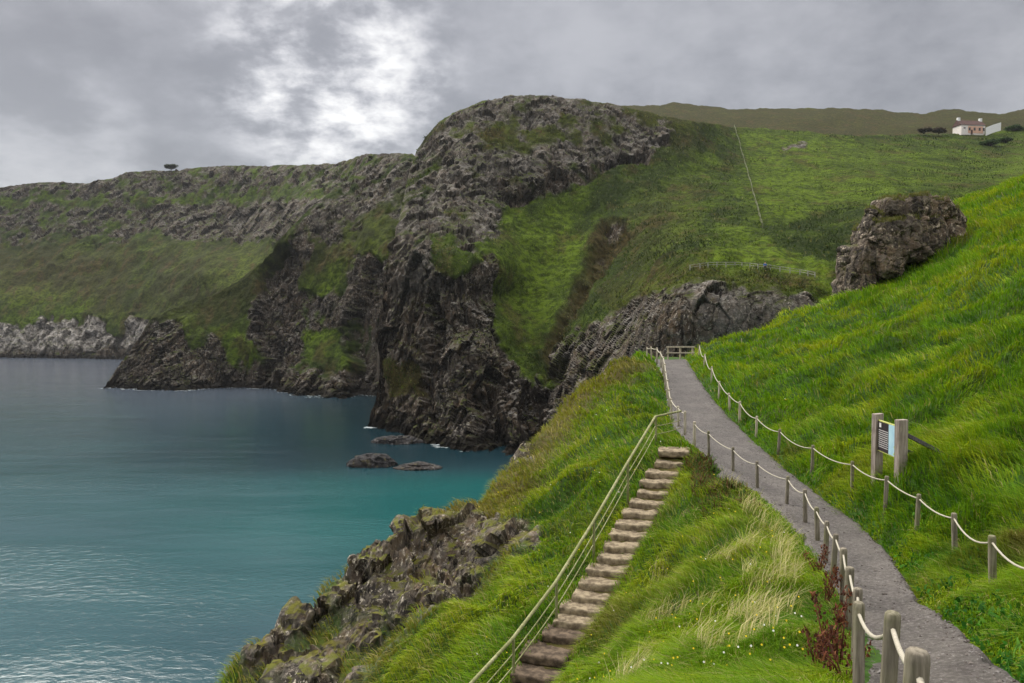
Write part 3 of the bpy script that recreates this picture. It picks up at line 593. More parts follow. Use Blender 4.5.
GX, GY = np.meshgrid(gx, gy); GZ, GROCK, GS, GPD, GSD = near_ground(GX, GY); GZ = np.maximum(GZ, -4)
V = np.stack([GX, GY, GZ], -1); nr = grid_normals(V); nr *= np.sign(nr[..., 2:3])
q = V * np.array([1, 1, .7]); b0, e0 = blocks(V * np.array([1, 1, .55]) / 2.3 + .3 * fbm(q, 2)[..., None], .6); b1, e1 = blocks(q / .7 + .2 * fbm(q * 2, 3)[..., None], .6); b2, e2 = blocks(q / .26 + .2 * fbm(q * 4, 2)[..., None], .6)
dr = .45 * fbm(q / 2.4, 3) + 1.1 * b0 + .22 * b1 + .06 * b2 + .06 * fbm(q / .35, 3) - .16 * np.exp(-e0 / .05) - .08 * np.exp(-e1 / .06)
dr *= 1 - .55 * sstep(-1.6, -.6, GX)
big = sstep(3, 9, GS) * (GX < 16); dr = dr + big * (3.0 * fbm(V / 9, 3) + 1.5 * ridged(V / 4, 2))
okd = np.where(GX > 13, 0, 1) * sstep(.3, 1.2, GPD) * sstep(.9, 1.6, GSD)
V = V + nr * (dr * GROCK * okd * 1.15)[..., None]
GBROWN = np.clip(1.3 * sstep(.8, .5, GSD) * (GY < 30.2) + sstep(3.2, .6, np.abs(GS + .6)) * (GX < 9) * (GX > -4) * (GY > 26) * .9 + .25 * sstep(.1, .5, fbm(np.stack([GX, GY, 0 * GX], -1) / 4, 2)), 0, 1)
ground = grid_mesh('grass_slope', V, M['ground'], dict(rock=GROCK, brown=GBROWN)); tag(ground, kind='structure')
ground.data.polygons.foreach_set('use_smooth', GROCK[:-1, :-1].ravel() < .5)
SURF = V[..., 2]
def ground_z(x, y):
    i = np.clip(np.searchsorted(gx, x) - 1, 0, len(gx) - 2); j = np.clip(np.searchsorted(gy, y) - 1, 0, len(gy) - 2)
    u = np.clip((x - gx[i]) / (gx[i + 1] - gx[i]), 0, 1); v = np.clip((y - gy[j]) / (gy[j + 1] - gy[j]), 0, 1)
    return (SURF[j, i] * (1 - u) + SURF[j, i + 1] * u) * (1 - v) + (SURF[j + 1, i] * (1 - u) + SURF[j + 1, i + 1] * u) * v
def gsample(G, x, y):
    i = np.clip(np.searchsorted(gx, x), 0, len(gx) - 1); j = np.clip(np.searchsorted(gy, y), 0, len(gy) - 1); return G[j, i]

# ---- gravel path: worn, slightly dished, with ragged edges
def build_path():
    n = 900; L_ = resample(LEFT_E[:-1], n); R_ = resample(RIGHT_E[:-1], n); m = 26; t = np.linspace(-.14, 1.14, m)
    V = L_[:, None] * (1 - t)[None, :, None] + R_[:, None] * t[None, :, None]
    e = np.abs(t - .5) * 2; w = V.copy(); w[..., 2] = 0
    edge = .16 * fbm(w * 1.3, 3); dirv = (R_ - L_)[:, None] / np.linalg.norm(R_ - L_, axis=1)[:, None, None]
    V = V + dirv * (edge * (e ** 4)[None] * np.sign(t - .5)[None])[..., None]
    V[..., 2] += EYE + .012 + .05 * fbm(w * .8, 2) + .022 * fbm(w * 4, 3) + .010 * perlin(w * 14) - .03 * (1 - e ** 2)[None] + .03
    V[..., 2] -= (.10 * np.clip(e - .97, 0, 1) / .1)[None]
    o = grid_mesh('gravel_path', V, M['path']); tag(o, kind='structure')
build_path()

# ---- damp sea air between the viewer and the cliffs
def air():
    o = MB().box((200, 500, 120), (2000, 1900, 250)).build('haze', None); t = NT('sea_haze'); v = t.n('ShaderNodeVolumePrincipled'); v.inputs['Color'].default_value = (.86, .90, .96, 1); v.inputs['Density'].default_value = HAZE; v.inputs['Anisotropy'].default_value = .3
    t.l(v.outputs[0], t.out.inputs['Volume']); o.data.materials.append(t.m); tag(o, kind='stuff')
HAZE = .00005
air()

# ================================================================== THINGS
bpy.context.view_layer.update()
from mathutils import Vector
def hit(o, px, py):
    e = Vector((0, 0, EYE)); p = Vector(P(px, py, 10.)) - e; p.normalize()
    ok, loc, nrm, i = o.ray_cast(e, p); return np.array(loc) if ok else None

def rope_pts(a, b, sag, n=9):
    t = np.linspace(0, 1, n)[:, None]; p = a + (b - a) * t; p[:, 2] -= (4 * sag * t * (1 - t))[:, 0]; return list(p)
def post_mb(mb, base, top, r, n=10):
    top = np.array(top); base = np.array(base); d = top - base; h = np.linalg.norm(d)
    mb.tube([base, base + d * .5, base + d * (1 - .05 / h), base + d * (1 - .012 / h), top], [r * 1.04, r, r * .98, r * .93, r * .72], n)
def settle(px, py, d, want):
    """distance near d at which a post top on this bearing stands `want` metres above the ground"""
    if want is None: return d
    dd = np.linspace(d * .84, d * 1.16, 120); p = P(px + 0 * dd, py + 0 * dd, dd); g = p[:, 2] - ground_z(p[:, 0], p[:, 1])
    return float(dd[np.argmin(np.abs(g - want) + .35 * np.abs(dd - d) / d)])
def rope_fence(pix, label, want=None, h=1.08, r=.056, group=None, mats=('post', 'pale_post'), far_d=30., rr=.017, ext=None):
    pix = [(q[0], q[1], settle(q[0], q[1], q[2], want), *q[3:]) for q in pix]
    tops = [P(*q[:3]) for q in pix]; b0 = tops[0] - np.array([0, 0, h])
    root = thing('rope_fence', b0, label, 'fence', group)
    for i, (q, t) in enumerate(zip(pix, tops)):
        lean = np.array([random.uniform(-.07, .07), random.uniform(-.05, .05), 0]); rad = r * random.uniform(.9, 1.12) * (q[3] if len(q) > 3 else 1)
        m = MB(); post_mb(m, t - np.array([0, 0, h + .3]) + lean * h, t, rad, 12); m.build('post', M[mats[0] if q[2] < far_d else mats[1]], root, True)
    m = MB(); off = np.array([0, 0, .11])
    for a, b in zip(tops[:-1], tops[1:]):
        L_ = np.linalg.norm(b - a); m.tube(rope_pts(a - off, b - off, random.uniform(.025, .06) * L_), rr * (1 + max(0, a[1] - 25) / 45), 7)
    m.build('rope', M['rope'], root, True)
    return root
rope_fence([(990, 790, 2.35, 1.0), (918, 650, 3.4, 1.0), (893, 612, 4.8, 1.0), (859, 602, 6.8, 1.0), (858, 588, 8.5), (850, 567, 10.4), (843.5, 548, 12.6), (836, 534, 14.3), (827, 521, 16), (816.5, 507, 18), (805, 489, 20), (788, 476, 22.2), (757, 461, 24.3), (733, 447, 26.4), (708.5, 431, 28.8), (694.5, 421.5, 30.6)],
           'weathered wooden posts with sagging white rope between path and steps, nearest to the viewer')
rope_fence([(685, 411, 33), (678, 406, 34.6), (671, 398, 36.6), (669, 389, 39), (667.5, 379.5, 41.3), (666, 371, 43.5), (665, 363.5, 46), (663.5, 356.5, 48.6), (660.5, 351, 51.3), (657, 347.5, 53.6), (651, 346.5, 55), (647, 347, 56)],
           'pale posts and rope along the left edge of the upper path above the steps', far_d=10, r=.055, rr=.022)
rope_fence([(1105, 595, 9.6), (1045, 561, 11.4), (992, 535.5, 13.5), (954, 513, 15.5), (919, 494, 17.5), (887, 476, 19.6), (852.5, 461, 22), (813, 445, 25), (780, 429, 28.4), (757, 416, 32), (740, 401, 36), (729, 393, 38.5), (719.5, 381, 42.6), (712, 366.5, 47), (705, 354, 51), (699.5, 345, 55)],
           'short wooden posts and sagging rope in the grass right of the gravel path', want=.98)

# barrier across the end of the path
def end_barrier():
    a, b = P(668, 360, 56.6), P(692.5, 360, 56.4); root = thing('timber_barrier', (a + b) / 2, 'low pale timber barrier closing the far end of the gravel path', 'barrier')
    up = np.array([0, 0, 1.]); h = 1.05
    for p in (a, (a + b) / 2, b):
        m = MB(); m.box(p + up * (h / 2 - .1), (.12, .10, h + .2)); m.build('post', M['pale_post'], root, bevel=.01)
    c = (b - a) / np.linalg.norm(b - a)
    for z, t in ((1.0, .12), (.55, .09)):
        m = MB(); m.box((a + b) / 2 + up * z + np.array([0, -.085, 0]), (np.linalg.norm(b - a) + .3, .06, t), [c, np.cross(up, c), up]); m.build('rail', M['pale_post'], root, bevel=.008)
end_barrier()

# ---- stone steps and their handrail
def slab(mb, c, w, d, h, ax, seed, nx=13, ny=8, nz=4):
    """a rough stone block: rounded corners, uneven faces"""
    V = []; idx = {}; Fc = []
    def vid(i, j, k):
        if (i, j, k) not in idx:
            q = np.array([i / nx * 2 - 1, j / ny * 2 - 1, k / nz * 2 - 1]); a = np.abs(q)
            r = np.array([w, d, h]) / 2; rad = .028
            p = q * r; inner = np.maximum(r - rad, 0); cl = np.clip(p, -inner, inner); dv = p - cl; L_ = np.linalg.norm(dv)
            if L_ > rad: p = cl + dv / L_ * rad
            V.append(p); idx[(i, j, k)] = len(V) - 1
        return idx[(i, j, k)]
    for i in range(nx):
        for j in range(ny):
            Fc.append((vid(i, j, nz), vid(i + 1, j, nz), vid(i + 1, j + 1, nz), vid(i, j + 1, nz))); Fc.append((vid(i, j, 0), vid(i, j + 1, 0), vid(i + 1, j + 1, 0), vid(i + 1, j, 0)))
    for i in range(nx):
        for k in range(nz):
            Fc.append((vid(i, 0, k), vid(i + 1, 0, k), vid(i + 1, 0, k + 1), vid(i, 0, k + 1))); Fc.append((vid(i, ny, k), vid(i, ny, k + 1), vid(i + 1, ny, k + 1), vid(i + 1, ny, k)))
    for j in range(ny):
        for k in range(nz):
            Fc.append((vid(0, j, k), vid(0, j, k + 1), vid(0, j + 1, k + 1), vid(0, j + 1, k))); Fc.append((vid(nx, j, k), vid(nx, j + 1, k), vid(nx, j + 1, k + 1), vid(nx, j, k + 1)))
    V = np.array(V); o = np.array([seed * 3.7, seed * 1.3, 0.])
    # uneven outline: notches in the front edge, sagging tread
    V[:, 1] += .07 * perlin(np.stack([V[:, 0] * 2.2 + o[0], 0 * V[:, 0], 0 * V[:, 0] + 2.2], -1)) + .03 * perlin(V * 9 + o)
    V[:, 0] += .05 * perlin(np.stack([V[:, 1] * 3 + o[1], 0 * V[:, 0] + 4.4, V[:, 2] * 2], -1))
    V[:, 2] += .035 * perlin(np.stack([V[:, 0] * 2.5 + o[0], V[:, 1] * 2.5, 0 * V[:, 0]], -1)) + .02 * perlin(V * 8 + o) + .012 * perlin(V * 17 + o) - .02 * (1 - (V[:, 0] * 2 / w) ** 2)
    mb.add(np.asarray(c) + V @ np.asarray(ax), Fc)
M['earth_step'] = mat_plain('worn_earth_stone', (.055, .040, .028), (.15, .11, .075), 5., .92, .2, .8)
def staircase():
    root = thing('stone_staircase', STEPS[8], 'flight of worn brown stone steps running down the grassy bank from the path', 'steps')
    for i, p in enumerate(STEPS):
        nxt = STEPS[min(i + 1, len(STEPS) - 1)]; pr = STEPS[max(i - 1, 0)]; d = (nxt - pr)[:2]; d /= np.linalg.norm(d)
        ang = math.atan2(-.30, .95) + random.uniform(-.07, .07); x = np.array([math.cos(ang), math.sin(ang), 0]); y = np.array([-x[1], x[0], 0])
        tilt = random.uniform(-.025, .025); x = x + np.array([0, 0, tilt]); x /= np.linalg.norm(x); ax = [x, y, np.cross(x, y)]
        w = 1.2 + random.uniform(-.12, .10); dp = .74 + random.uniform(-.05, .08)
        if i == 0: w, dp = 1.2, 1.15
        if i > 16: w, dp = 1.3, .95
        m = MB(); slab(m, p + np.array([0, .16, -.115 + (0.02 if i == 0 else 0)]), w, dp, .245, ax, i + 1)
        m.build('step', M['earth_step'] if i > 15 else M['stone'], root, True)
staircase()
def handrail():
    pix = [(656, 417, 30.5), (628, 463.5, 26.4), (594, 522.5, 23.4), (556.5, 583, 20.7), (513.5, 639.5, 18.8), (450, 708, 16.6)]
    tops = [P(*q) for q in pix]; root = thing('handrail', tops[2] - np.array([0, 0, 1.15]), 'yellowish timber handrail with two thin lower rails beside the stone steps', 'handrail')
    for q in tops:
        m = MB(); post_mb(m, q - np.array([0, 0, 1.55]), q + np.array([0, 0, .0]), .042, 10); m.build('post', M['rail'], root, True)
    end = P(681, 411.5, 32.6)
    for dz, r, nm in ((0.02, .047, 'top_rail'), (-.38, .017, 'lower_rail'), (-.72, .017, 'lower_rail')):
        pts = [end + np.array([0, 0, dz])] + [q + np.array([-.03, -.02, dz]) for q in tops]
        fine = []
        for a, b in zip(pts[:-1], pts[1:]):
            for t in np.linspace(0, 1, 6)[:-1]: fine.append(a + (b - a) * t - np.array([0, 0, .03 * 4 * t * (1 - t) * (dz < 0)]))
        m = MB(); m.tube(fine + [pts[-1]], r, 9); m.build(nm, M['rail'], root, True)
handrail()

# ---- information board
def info_board():
    a = P(876.5, 487, 21.0); b = P(900.5, 491, 19.45); za, zb = ground_z(*a[:2]), ground_z(*b[:2])
    topa, topb = P(876.5, 413.5, 21.0)[2], P(900.5, 419.5, 19.45)[2]
    root = thing('information_board', (a + b) / 2, 'information board with map between two grey sleeper posts beside the path', 'sign')
    u = b - a; u[2] = 0; Ln = np.linalg.norm(u); u /= Ln; nrm = np.array([u[1], -u[0], 0]); nrm = nrm if nrm[0] < 0 else -nrm; up = np.array([0, 0, 1.])
    wx = np.array([.93, .37, 0.]); wx /= np.linalg.norm(wx); wy = np.array([-wx[1], wx[0], 0])
    for p, z0, z1, w in ((a, za, topa, .29), (b, zb, topb, .31)):
        m = MB(); c = np.array([p[0], p[1], (z0 - .3 + z1) / 2]); m.box(c, (w, .16, z1 - z0 + .3), [wx, wy, up], .012); m.build('post', M['sleeper'], root, bevel=.014)
    c = (a + b) / 2; zt = min(topa, topb) - .16; hgt = .88; pc = np.array([c[0], c[1], zt - hgt / 2])
    frame = mat_plain('board_edge', (.42, .44, .10), (.55, .55, .18), 6., .5); dark = mat_plain('board_dark', (.022, .016, .022), (.035, .025, .032), 6., .45); pale = mat_plain('board_map', (.30, .50, .62), (.42, .62, .70), 3., .45)
    land = mat_plain('map_land', (.30, .46, .16), (.48, .58, .28), 8., .5); white = mat_plain('board_text', (.62, .60, .58), (.7, .68, .66), 8., .5)
    m = MB(); m.box(pc, (Ln - .17, .045, hgt), [u, nrm, up]); pn = m.build('panel', frame, root, bevel=.004)
    wide = Ln - .25; q0 = pc + nrm * .026
    m = MB(); m.box(q0 - u * (wide / 2 - wide * .27), (wide * .54, .006, hgt - .06), [u, nrm, up]); m.build('text_sheet', dark, pn)
    m = MB(); m.box(q0 + u * (wide / 2 - wide * .23), (wide * .455, .006, hgt - .06), [u, nrm, up]); m.build('map_sheet', pale, pn)
    # rows of small print and a white emblem on the dark sheet
    m = MB(); left = q0 - u * (wide / 2 - .06) + nrm * .0045
    m.box(left + u * .09 + up * (hgt / 2 - .13), (.13, .004, .12), [u, nrm, up]); m.build('emblem', white, pn); m = MB()
    for r_ in range(9):
        x = 0.; z = hgt / 2 - .27 - r_ * .058
        while x < wide * .46:
            w = random.uniform(.03, .11); w = min(w, wide * .47 - x); m.box(left + u * (x + w / 2) + up * z, (w, .004, .018), [u, nrm, up]); x += w + .022
    m.build('small_print', white, pn)
    # coast on the map
    o = q0 + u * (wide / 2 - wide * .23) + nrm * .0045; m = MB(); pts = [(.0, -.40), (.31, -.40), (.31, .40), (.20, .40), (.14, .28), (.20, .16), (.09, .06), (.15, -.08), (.04, -.16), (.10, -.28)]
    pts = [(x * wide * .68, z * .95) for x, z in pts]; pts = [(min(x, wide * .21), z) for x, z in pts]
    V = [o + u * x + up * z for x, z in pts] + [o + u * x + up * z - nrm * .003 for x, z in pts]; n = len(pts)
    m.add(V, [tuple(range(n)), tuple(range(2 * n - 1, n - 1, -1))] + [(i, (i + 1) % n, n + (i + 1) % n, n + i) for i in range(n)]); m.build('coast_map', land, pn)
    for (px0, py0, d0), (px1, py1, d1) in (((905, 434, 19.6), (946, 468, 18.9)), ((882, 442, 20.9), (923, 470, 20.6))):
        p0, p1 = P(px0, py0, d0), P(px1, py1, d1); p1[2] = max(p1[2], ground_z(p1[0], p1[1]) + .04); p1 = p0 + (p1 - p0) * 1.12; ln = np.linalg.norm(p1 - p0); t = (p1 - p0) / ln; s = np.cross(t, [0, 1., 0]); s /= np.linalg.norm(s)
        m = MB(); m.box((p0 + p1) / 2, (ln, .09, .10), [t, np.cross(s, t), s], .01); m.build('brace', M['dark_wood'], root, bevel=.008)
info_board()
def stub():
    p = P(943.5, 459, 21.5); root = thing('post_stub', p, 'short dark rotten post stub in the grass right of the information board', 'post')
    m = MB(); post_mb(m, p - np.array([0, 0, .5]), p + np.array([-.03, 0, .52]), .075, 12); m.build('stump', M['dark_wood'], root, True)
    m = MB(); m.tube([P(946, 444, 21.4), P(956, 459, 21.2)], .02, 6); m.build('loose_stick', M['sleeper'], root, True)
stub()
for px, y0, y1, d, lab in ((973, 291.5, 306, 47, 'pale thin stake standing in the grass below the rock, left one of two'), (997.5, 293, 305, 46, 'pale thin stake standing in the grass near the right edge of the photo'), (741.5, 338.5, 347, 53.5, 'pale thin stake in the grass just right of the far end of the path')):
    b = P(px, y1, d); m = MB(); post_mb(m, P(px + .5, y1 + 6, d), P(px, y0, d), .035, 8); tag(m.build('marker_stake', M['pale_post'], None, True), lab, 'stake', 'thin stakes in the grass')

# ---- rock outcrop on the right
def outcrop():
    d0 = 65.0; r = np.random.default_rng(17)
    bl = [(856, 275, 0, 1.10, 1.8, 2.9, 4), (850, 301, -.5, .9, 1.5, 1.0, 0), (867, 247, .2, 1.0, 1.7, 1.9, 16), (880, 249, -.5, 1.25, 1.8, 3.0, -5), (876, 223, .6, 1.0, 1.6, 1.2, 24), (906, 240, -.6, 1.35, 1.9, 2.4, 3), (908, 277, .2, .8, 1.1, 1.3, -8),
          (896, 208, .7, 1.5, 1.8, 1.0, 10), (914, 206, .3, 1.3, 1.7, 1.2, -3), (931, 236, -.2, 1.25, 1.8, 2.3, -6), (934, 209, .5, 1.5, 1.7, 1.1, -8), (951, 233, .2, .95, 1.5, 1.7, -10), (957, 217, .4, .75, 1.2, .9, -20), (946, 256, .3, 1.1, 1.4, 1.1, -10), (922, 262, .2, 1.1, 1.4, 1.3, 0),
          (902, 250, 2.2, 3.5, 1.7, 3.0, 0), (880, 290, 2.6, 3.2, 1.5, 1.6, 0), (868, 283, .4, .9, 1.4, 1.0, 8), (915, 222, -.8, .7, 1.0, .7, 20), (888, 228, -1.0, .8, 1.1, .8, -15), (940, 250, -.9, .6, .9, .7, 15)]
    VV = []; FF = []; off = 0; nu, nv = 40, 24; a = np.linspace(-math.pi, math.pi, nu, endpoint=False)[None]; e = np.linspace(-math.pi / 2, math.pi / 2, nv)[1:-1, None]; sp = lambda v, p: np.sign(v) * np.abs(v) ** p
    for px, py, dy, hx, hy, hz, rot in bl:
        V = np.stack([hx * sp(np.cos(e), .45) * sp(np.cos(a), .45), hy * sp(np.cos(e), .45) * sp(np.sin(a), .45), hz * sp(np.sin(e), .55) + 0 * a], -1).reshape(-1, 3); m = len(V)
        V = np.r_[V, [[0, 0, -hz], [0, 0, hz]]] * .90
        yaw = r.uniform(-.45, .45); cy, sy = math.cos(yaw), math.sin(yaw); V = V @ np.array([[cy, sy, 0], [-sy, cy, 0], [0, 0, 1]]); c, s_ = math.cos(R(rot)), math.sin(R(rot)); V = V @ np.array([[c, 0, -s_], [0, 1, 0], [s_, 0, c]])
        V[:, 1] += .28 * V[:, 2]; V = V + P(px, py, d0) + np.array([0, dy, 0]); nr_ = nv - 2
        f = [(k * nu + i, k * nu + (i + 1) % nu, (k + 1) * nu + (i + 1) % nu, (k + 1) * nu + i) for k in range(nr_ - 1) for i in range(nu)]
        f += [(m, (i + 1) % nu, i) for i in range(nu)] + [(m + 1, (nr_ - 1) * nu + i, (nr_ - 1) * nu + (i + 1) % nu) for i in range(nu)]
        VV.append(V); FF += [tuple(off + i for i in q) for q in f]; off += len(V)
    me = bpy.data.meshes.new('rock_blocks'); me.from_pydata([tuple(v) for v in np.concatenate(VV)], [], FF); tmp = bpy.data.objects.new('rock_blocks', me); COL.objects.link(tmp)
    md = tmp.modifiers.new('r', 'REMESH'); md.mode = 'VOXEL'; md.voxel_size = .075
    dg = bpy.context.evaluated_depsgraph_get(); dg.update(); ev = tmp.evaluated_get(dg); m2 = bpy.data.meshes.new_from_object(ev); bpy.data.objects.remove(tmp)
    n = len(m2.vertices); V = np.empty(n * 3, np.float32); m2.vertices.foreach_get('co', V); V = V.reshape(-1, 3).astype(float); N = np.empty(n * 3, np.float32); m2.vertex_normals.foreach_get('vector', N); N = N.reshape(-1, 3)
    b1, e1 = blocks(V * np.array([1, 1, .8]) / 1.25 + .15 * fbm(V, 3)[..., None], .9); b2, e2 = blocks(V / .5 + .1 * fbm(V * 2, 2)[..., None], .9)
    V = V + N * ((.22 * fbm(V / 1.6, 4) + (.26 * b1 + .11 * b2 - .16 * np.exp(-e1 / .06) - .06 * np.exp(-e2 / .08)) * (.35 + 1.1 * sstep(-.1, .3, fbm(V / 2.4 + 5, 2))) + .07 * fbm(V / .3, 2)))[:, None]
    m2.vertices.foreach_set('co', V.astype(np.float32).ravel()); m2.name = 'rock_outcrop'; m2.materials.clear(); m2.materials.append(M['crag']); m2.polygons.foreach_set('use_smooth', np.zeros(len(m2.polygons), bool)); m2.update()
    o = bpy.data.objects.new('rock_outcrop', m2); COL.objects.link(o); tag(o, 'large brown craggy rock outcrop standing out of the green slope on the right', 'rock')
    k = np.where((N[:, 2] > .55) & (fbm(V / 1.5 + 2, 2) > -.05) & (V[:, 2] > P(900, 235, 65)[2]))[0]; k = r.choice(k, min(len(k), 5000), False)
    c = mixc(r.random(len(k)), np.array([.10, .12, .02]), np.array([.17, .15, .05])); t_ = blades('turf_cap', V[k], r.uniform(.12, .4, len(k)), np.full(len(k), .06), r.normal(0, .6, (len(k), 2)), c, M['blade'], kind=None, parent=o, seed=77)
    t_['kind'] = 'stuff'
def sea_rock(name, px, py, d, w, h, dep, label, seed):
    c = P(px, py, d); c[2] = 0; nu, nv = 160, 80; a = np.linspace(-math.pi, math.pi, nu)[None]; e = np.linspace(-math.pi / 2, math.pi / 2, nv)[:, None]
    V = np.stack([w / 2 * np.cos(e) * np.cos(a), dep / 2 * np.cos(e) * np.sin(a), h * np.sin(e) + 0 * a], -1); n = V / (np.linalg.norm(V, axis=-1, keepdims=True) + 1e-6)
    q = V + seed * 7.7; f1, f2, cid = worley(q / 1.6); V = V + n * (1.1 * fbm(q / 3, 3) + .5 * ridged(q / 1.2, 3) + .5 * (cid - .5))[..., None] * np.array([1, 1, .6])
    idx = np.arange(nu * nv).reshape(nv, nu); qd = np.stack([idx[:-1, :-1], idx[:-1, 1:], idx[1:, 1:], idx[1:, :-1]], -1).reshape(-1, 4)
    o = mesh_np(name, (V + c).reshape(-1, 3), qd.ravel(), np.full(len(qd), 4), M['searock']); tag(o, label, 'rock', 'rocks in the water below the cliff')
sea_rock('sea_rock', 371, 463, water_d(466), 9.5, 2.2, 5, 'taller dark rock standing in the water below the main cliff', 1)
sea_rock('sea_rock', 418, 467, water_d(469), 9.0, .9, 5, 'low flat rock awash in the bay just right of the taller rock', 2)
sea_rock('sea_rock', 398, 441, water_d(443), 12, 1.6, 5, 'low dark reef rock at the foot of the main cliff', 3)

# ---- fence, rail and walker on the ledge across the bay
white_paint = mat_plain('bleached_timber', (.20, .20, .17), (.36, .35, .31), 5., .8)
def ledge_fence():
    pix = [(690, 270), (700, 268.5), (708, 267.5), (717, 267), (726, 267), (735, 267), (742, 267.5), (750, 268), (758, 269), (770, 270), (780, 271.5), (790, 273), (800, 274.5), (808, 276), (815, 277.5)]
    pts = [h for h in (hit(hill, *q) for q in pix) if h is not None]; root = thing('ledge_fence', pts[0], 'long low bleached fence along the grassy ledge across the bay', 'fence')
    for p in pts:
        m = MB(); m.box(p + np.array([0, 0, .30]), (.15, .15, 1.4)); m.build('post', white_paint, root)
    for z in (.92, .5):
        m = MB(); m.tube([p + np.array([0, 0, z]) for p in pts], .045, 6); m.build('rail', white_paint, root)
ledge_fence()
def field_fence():
    ys = np.linspace(127, 228, 34); xs = np.interp(ys, [127, 160, 200, 228], [734.5, 744, 755, 762.5]); pts = [h for h in (hit(hill, a + random.uniform(-.5, .5), b) for a, b in zip(xs, ys)) if h is not None]
    root = thing('field_fence', pts[-1], 'straight pale post and wire fence climbing the green hillside', 'fence')
    pm = mat_plain('grey_fence_timber', (.09, .10, .05), (.15, .16, .08), 5., .9)
    for p in pts:
        m = MB(); m.box(p + np.array([0, 0, .5]), (.22, .22, 1.7)); m.build('post', pm, root)
    for z in (1.2, .8, .4):
        m = MB(); m.tube([p + np.array([0, 0, z]) for p in pts], .075, 5); m.build('wire', pm, root, True)
field_fence()
def skin_body(name, joints, edges, mat, parent=None, sub=2):
    me = bpy.data.meshes.new(name); me.from_pydata([j[0] for j in joints], edges, []); o = bpy.data.objects.new(name, me); COL.objects.link(o)
    me.materials.append(mat)
    o.modifiers.new('skin', 'SKIN'); sv = me.skin_vertices[0].data if me.skin_vertices else None
    if sv is None:
        bpy.context.view_layer.update(); me.attributes; bpy.context.view_layer.objects.active = o; bpy.ops.mesh.customdata_skin_add(); sv = me.skin_vertices[0].data
    for i, j in enumerate(joints): sv[i].radius = (j[1], j[1] * (j[2] if len(j) > 2 else 1)); sv[i].use_root = (i == 0)
    s = o.modifiers.new('sub', 'SUBSURF'); s.levels = s.render_levels = sub
    if parent: o.parent = parent
    return o
def walker():
    p = hit(hill, 765, 271); root = thing('person', p, 'walker in a blue jacket and dark trousers standing by the fence on the far ledge', 'person')
    skin = mat_plain('skin', (.45, .27, .19), (.5, .3, .22)); jac = mat_plain('blue_jacket', (.025, .12, .42), (.04, .18, .52)); tr = mat_plain('dark_trousers', (.02, .022, .03), (.035, .036, .045)); hr = mat_plain('brown_hair', (.04, .025, .015), (.06, .04, .02))
    J = [((0, 0, .95), .15, .75), ((0, 0, 1.15), .14, .7), ((0, 0, 1.38), .16, .65), ((0, 0, 1.50), .06), ((0, -.01, 1.58), .075), ((0, -.01, 1.70), .085),
         ((.10, 0, .88), .095), ((.12, -.03, .48), .06), ((.12, .03, .09), .042), ((.12, -.12, .04), .035), ((-.10, 0, .88), .095), ((-.11, .02, .48), .06), ((-.11, .09, .09), .042), ((-.11, -.06, .04), .035),
         ((.20, 0, 1.40), .06), ((.26, .02, 1.13), .045), ((.24, -.08, .90), .035), ((.24, -.11, .82), .035), ((-.20, 0, 1.40), .06), ((-.26, .02, 1.13), .045), ((-.24, -.08, .90), .035), ((-.24, -.11, .82), .035)]
    E = [(0, 1), (1, 2), (2, 3), (3, 4), (4, 5), (0, 6), (6, 7), (7, 8), (8, 9), (0, 10), (10, 11), (11, 12), (12, 13), (2, 14), (14, 15), (15, 16), (16, 17), (2, 18), (18, 19), (19, 20), (20, 21)]
    skin_body('body', J, E, skin, root)
    g = lambda ids, k, ed: ([(J[i][0], J[i][1] * k, *(J[i][2:])) for i in ids], ed)
    j, e = g([0, 1, 2, 14, 15, 16, 18, 19, 20], 1.22, [(0, 1), (1, 2), (2, 3), (3, 4), (4, 5), (2, 6), (6, 7), (7, 8)]); skin_body('jacket', j, e, jac, root)
    j, e = g([0, 6, 7, 8, 10, 11, 12], 1.18, [(0, 1), (1, 2), (2, 3), (0, 4), (4, 5), (5, 6)]); skin_body('trousers', j, e, tr, root)
    m = MB(); V = []; n = 12
    for k in range(7):
        a = k / 6 * math.pi * .62
        for i in range(n): V.append((.105 * math.sin(a) * math.cos(2 * math.pi * i / n), -.0 + .115 * math.sin(a) * math.sin(2 * math.pi * i / n) + .02, 1.69 + .115 * math.cos(a)))
    m.add(V, [(k * n + i, k * n + (i + 1) % n, (k + 1) * n + (i + 1) % n, (k + 1) * n + i) for k in range(6) for i in range(n)]); h = m.build('hair', hr, None, True); h.parent = root
walker()

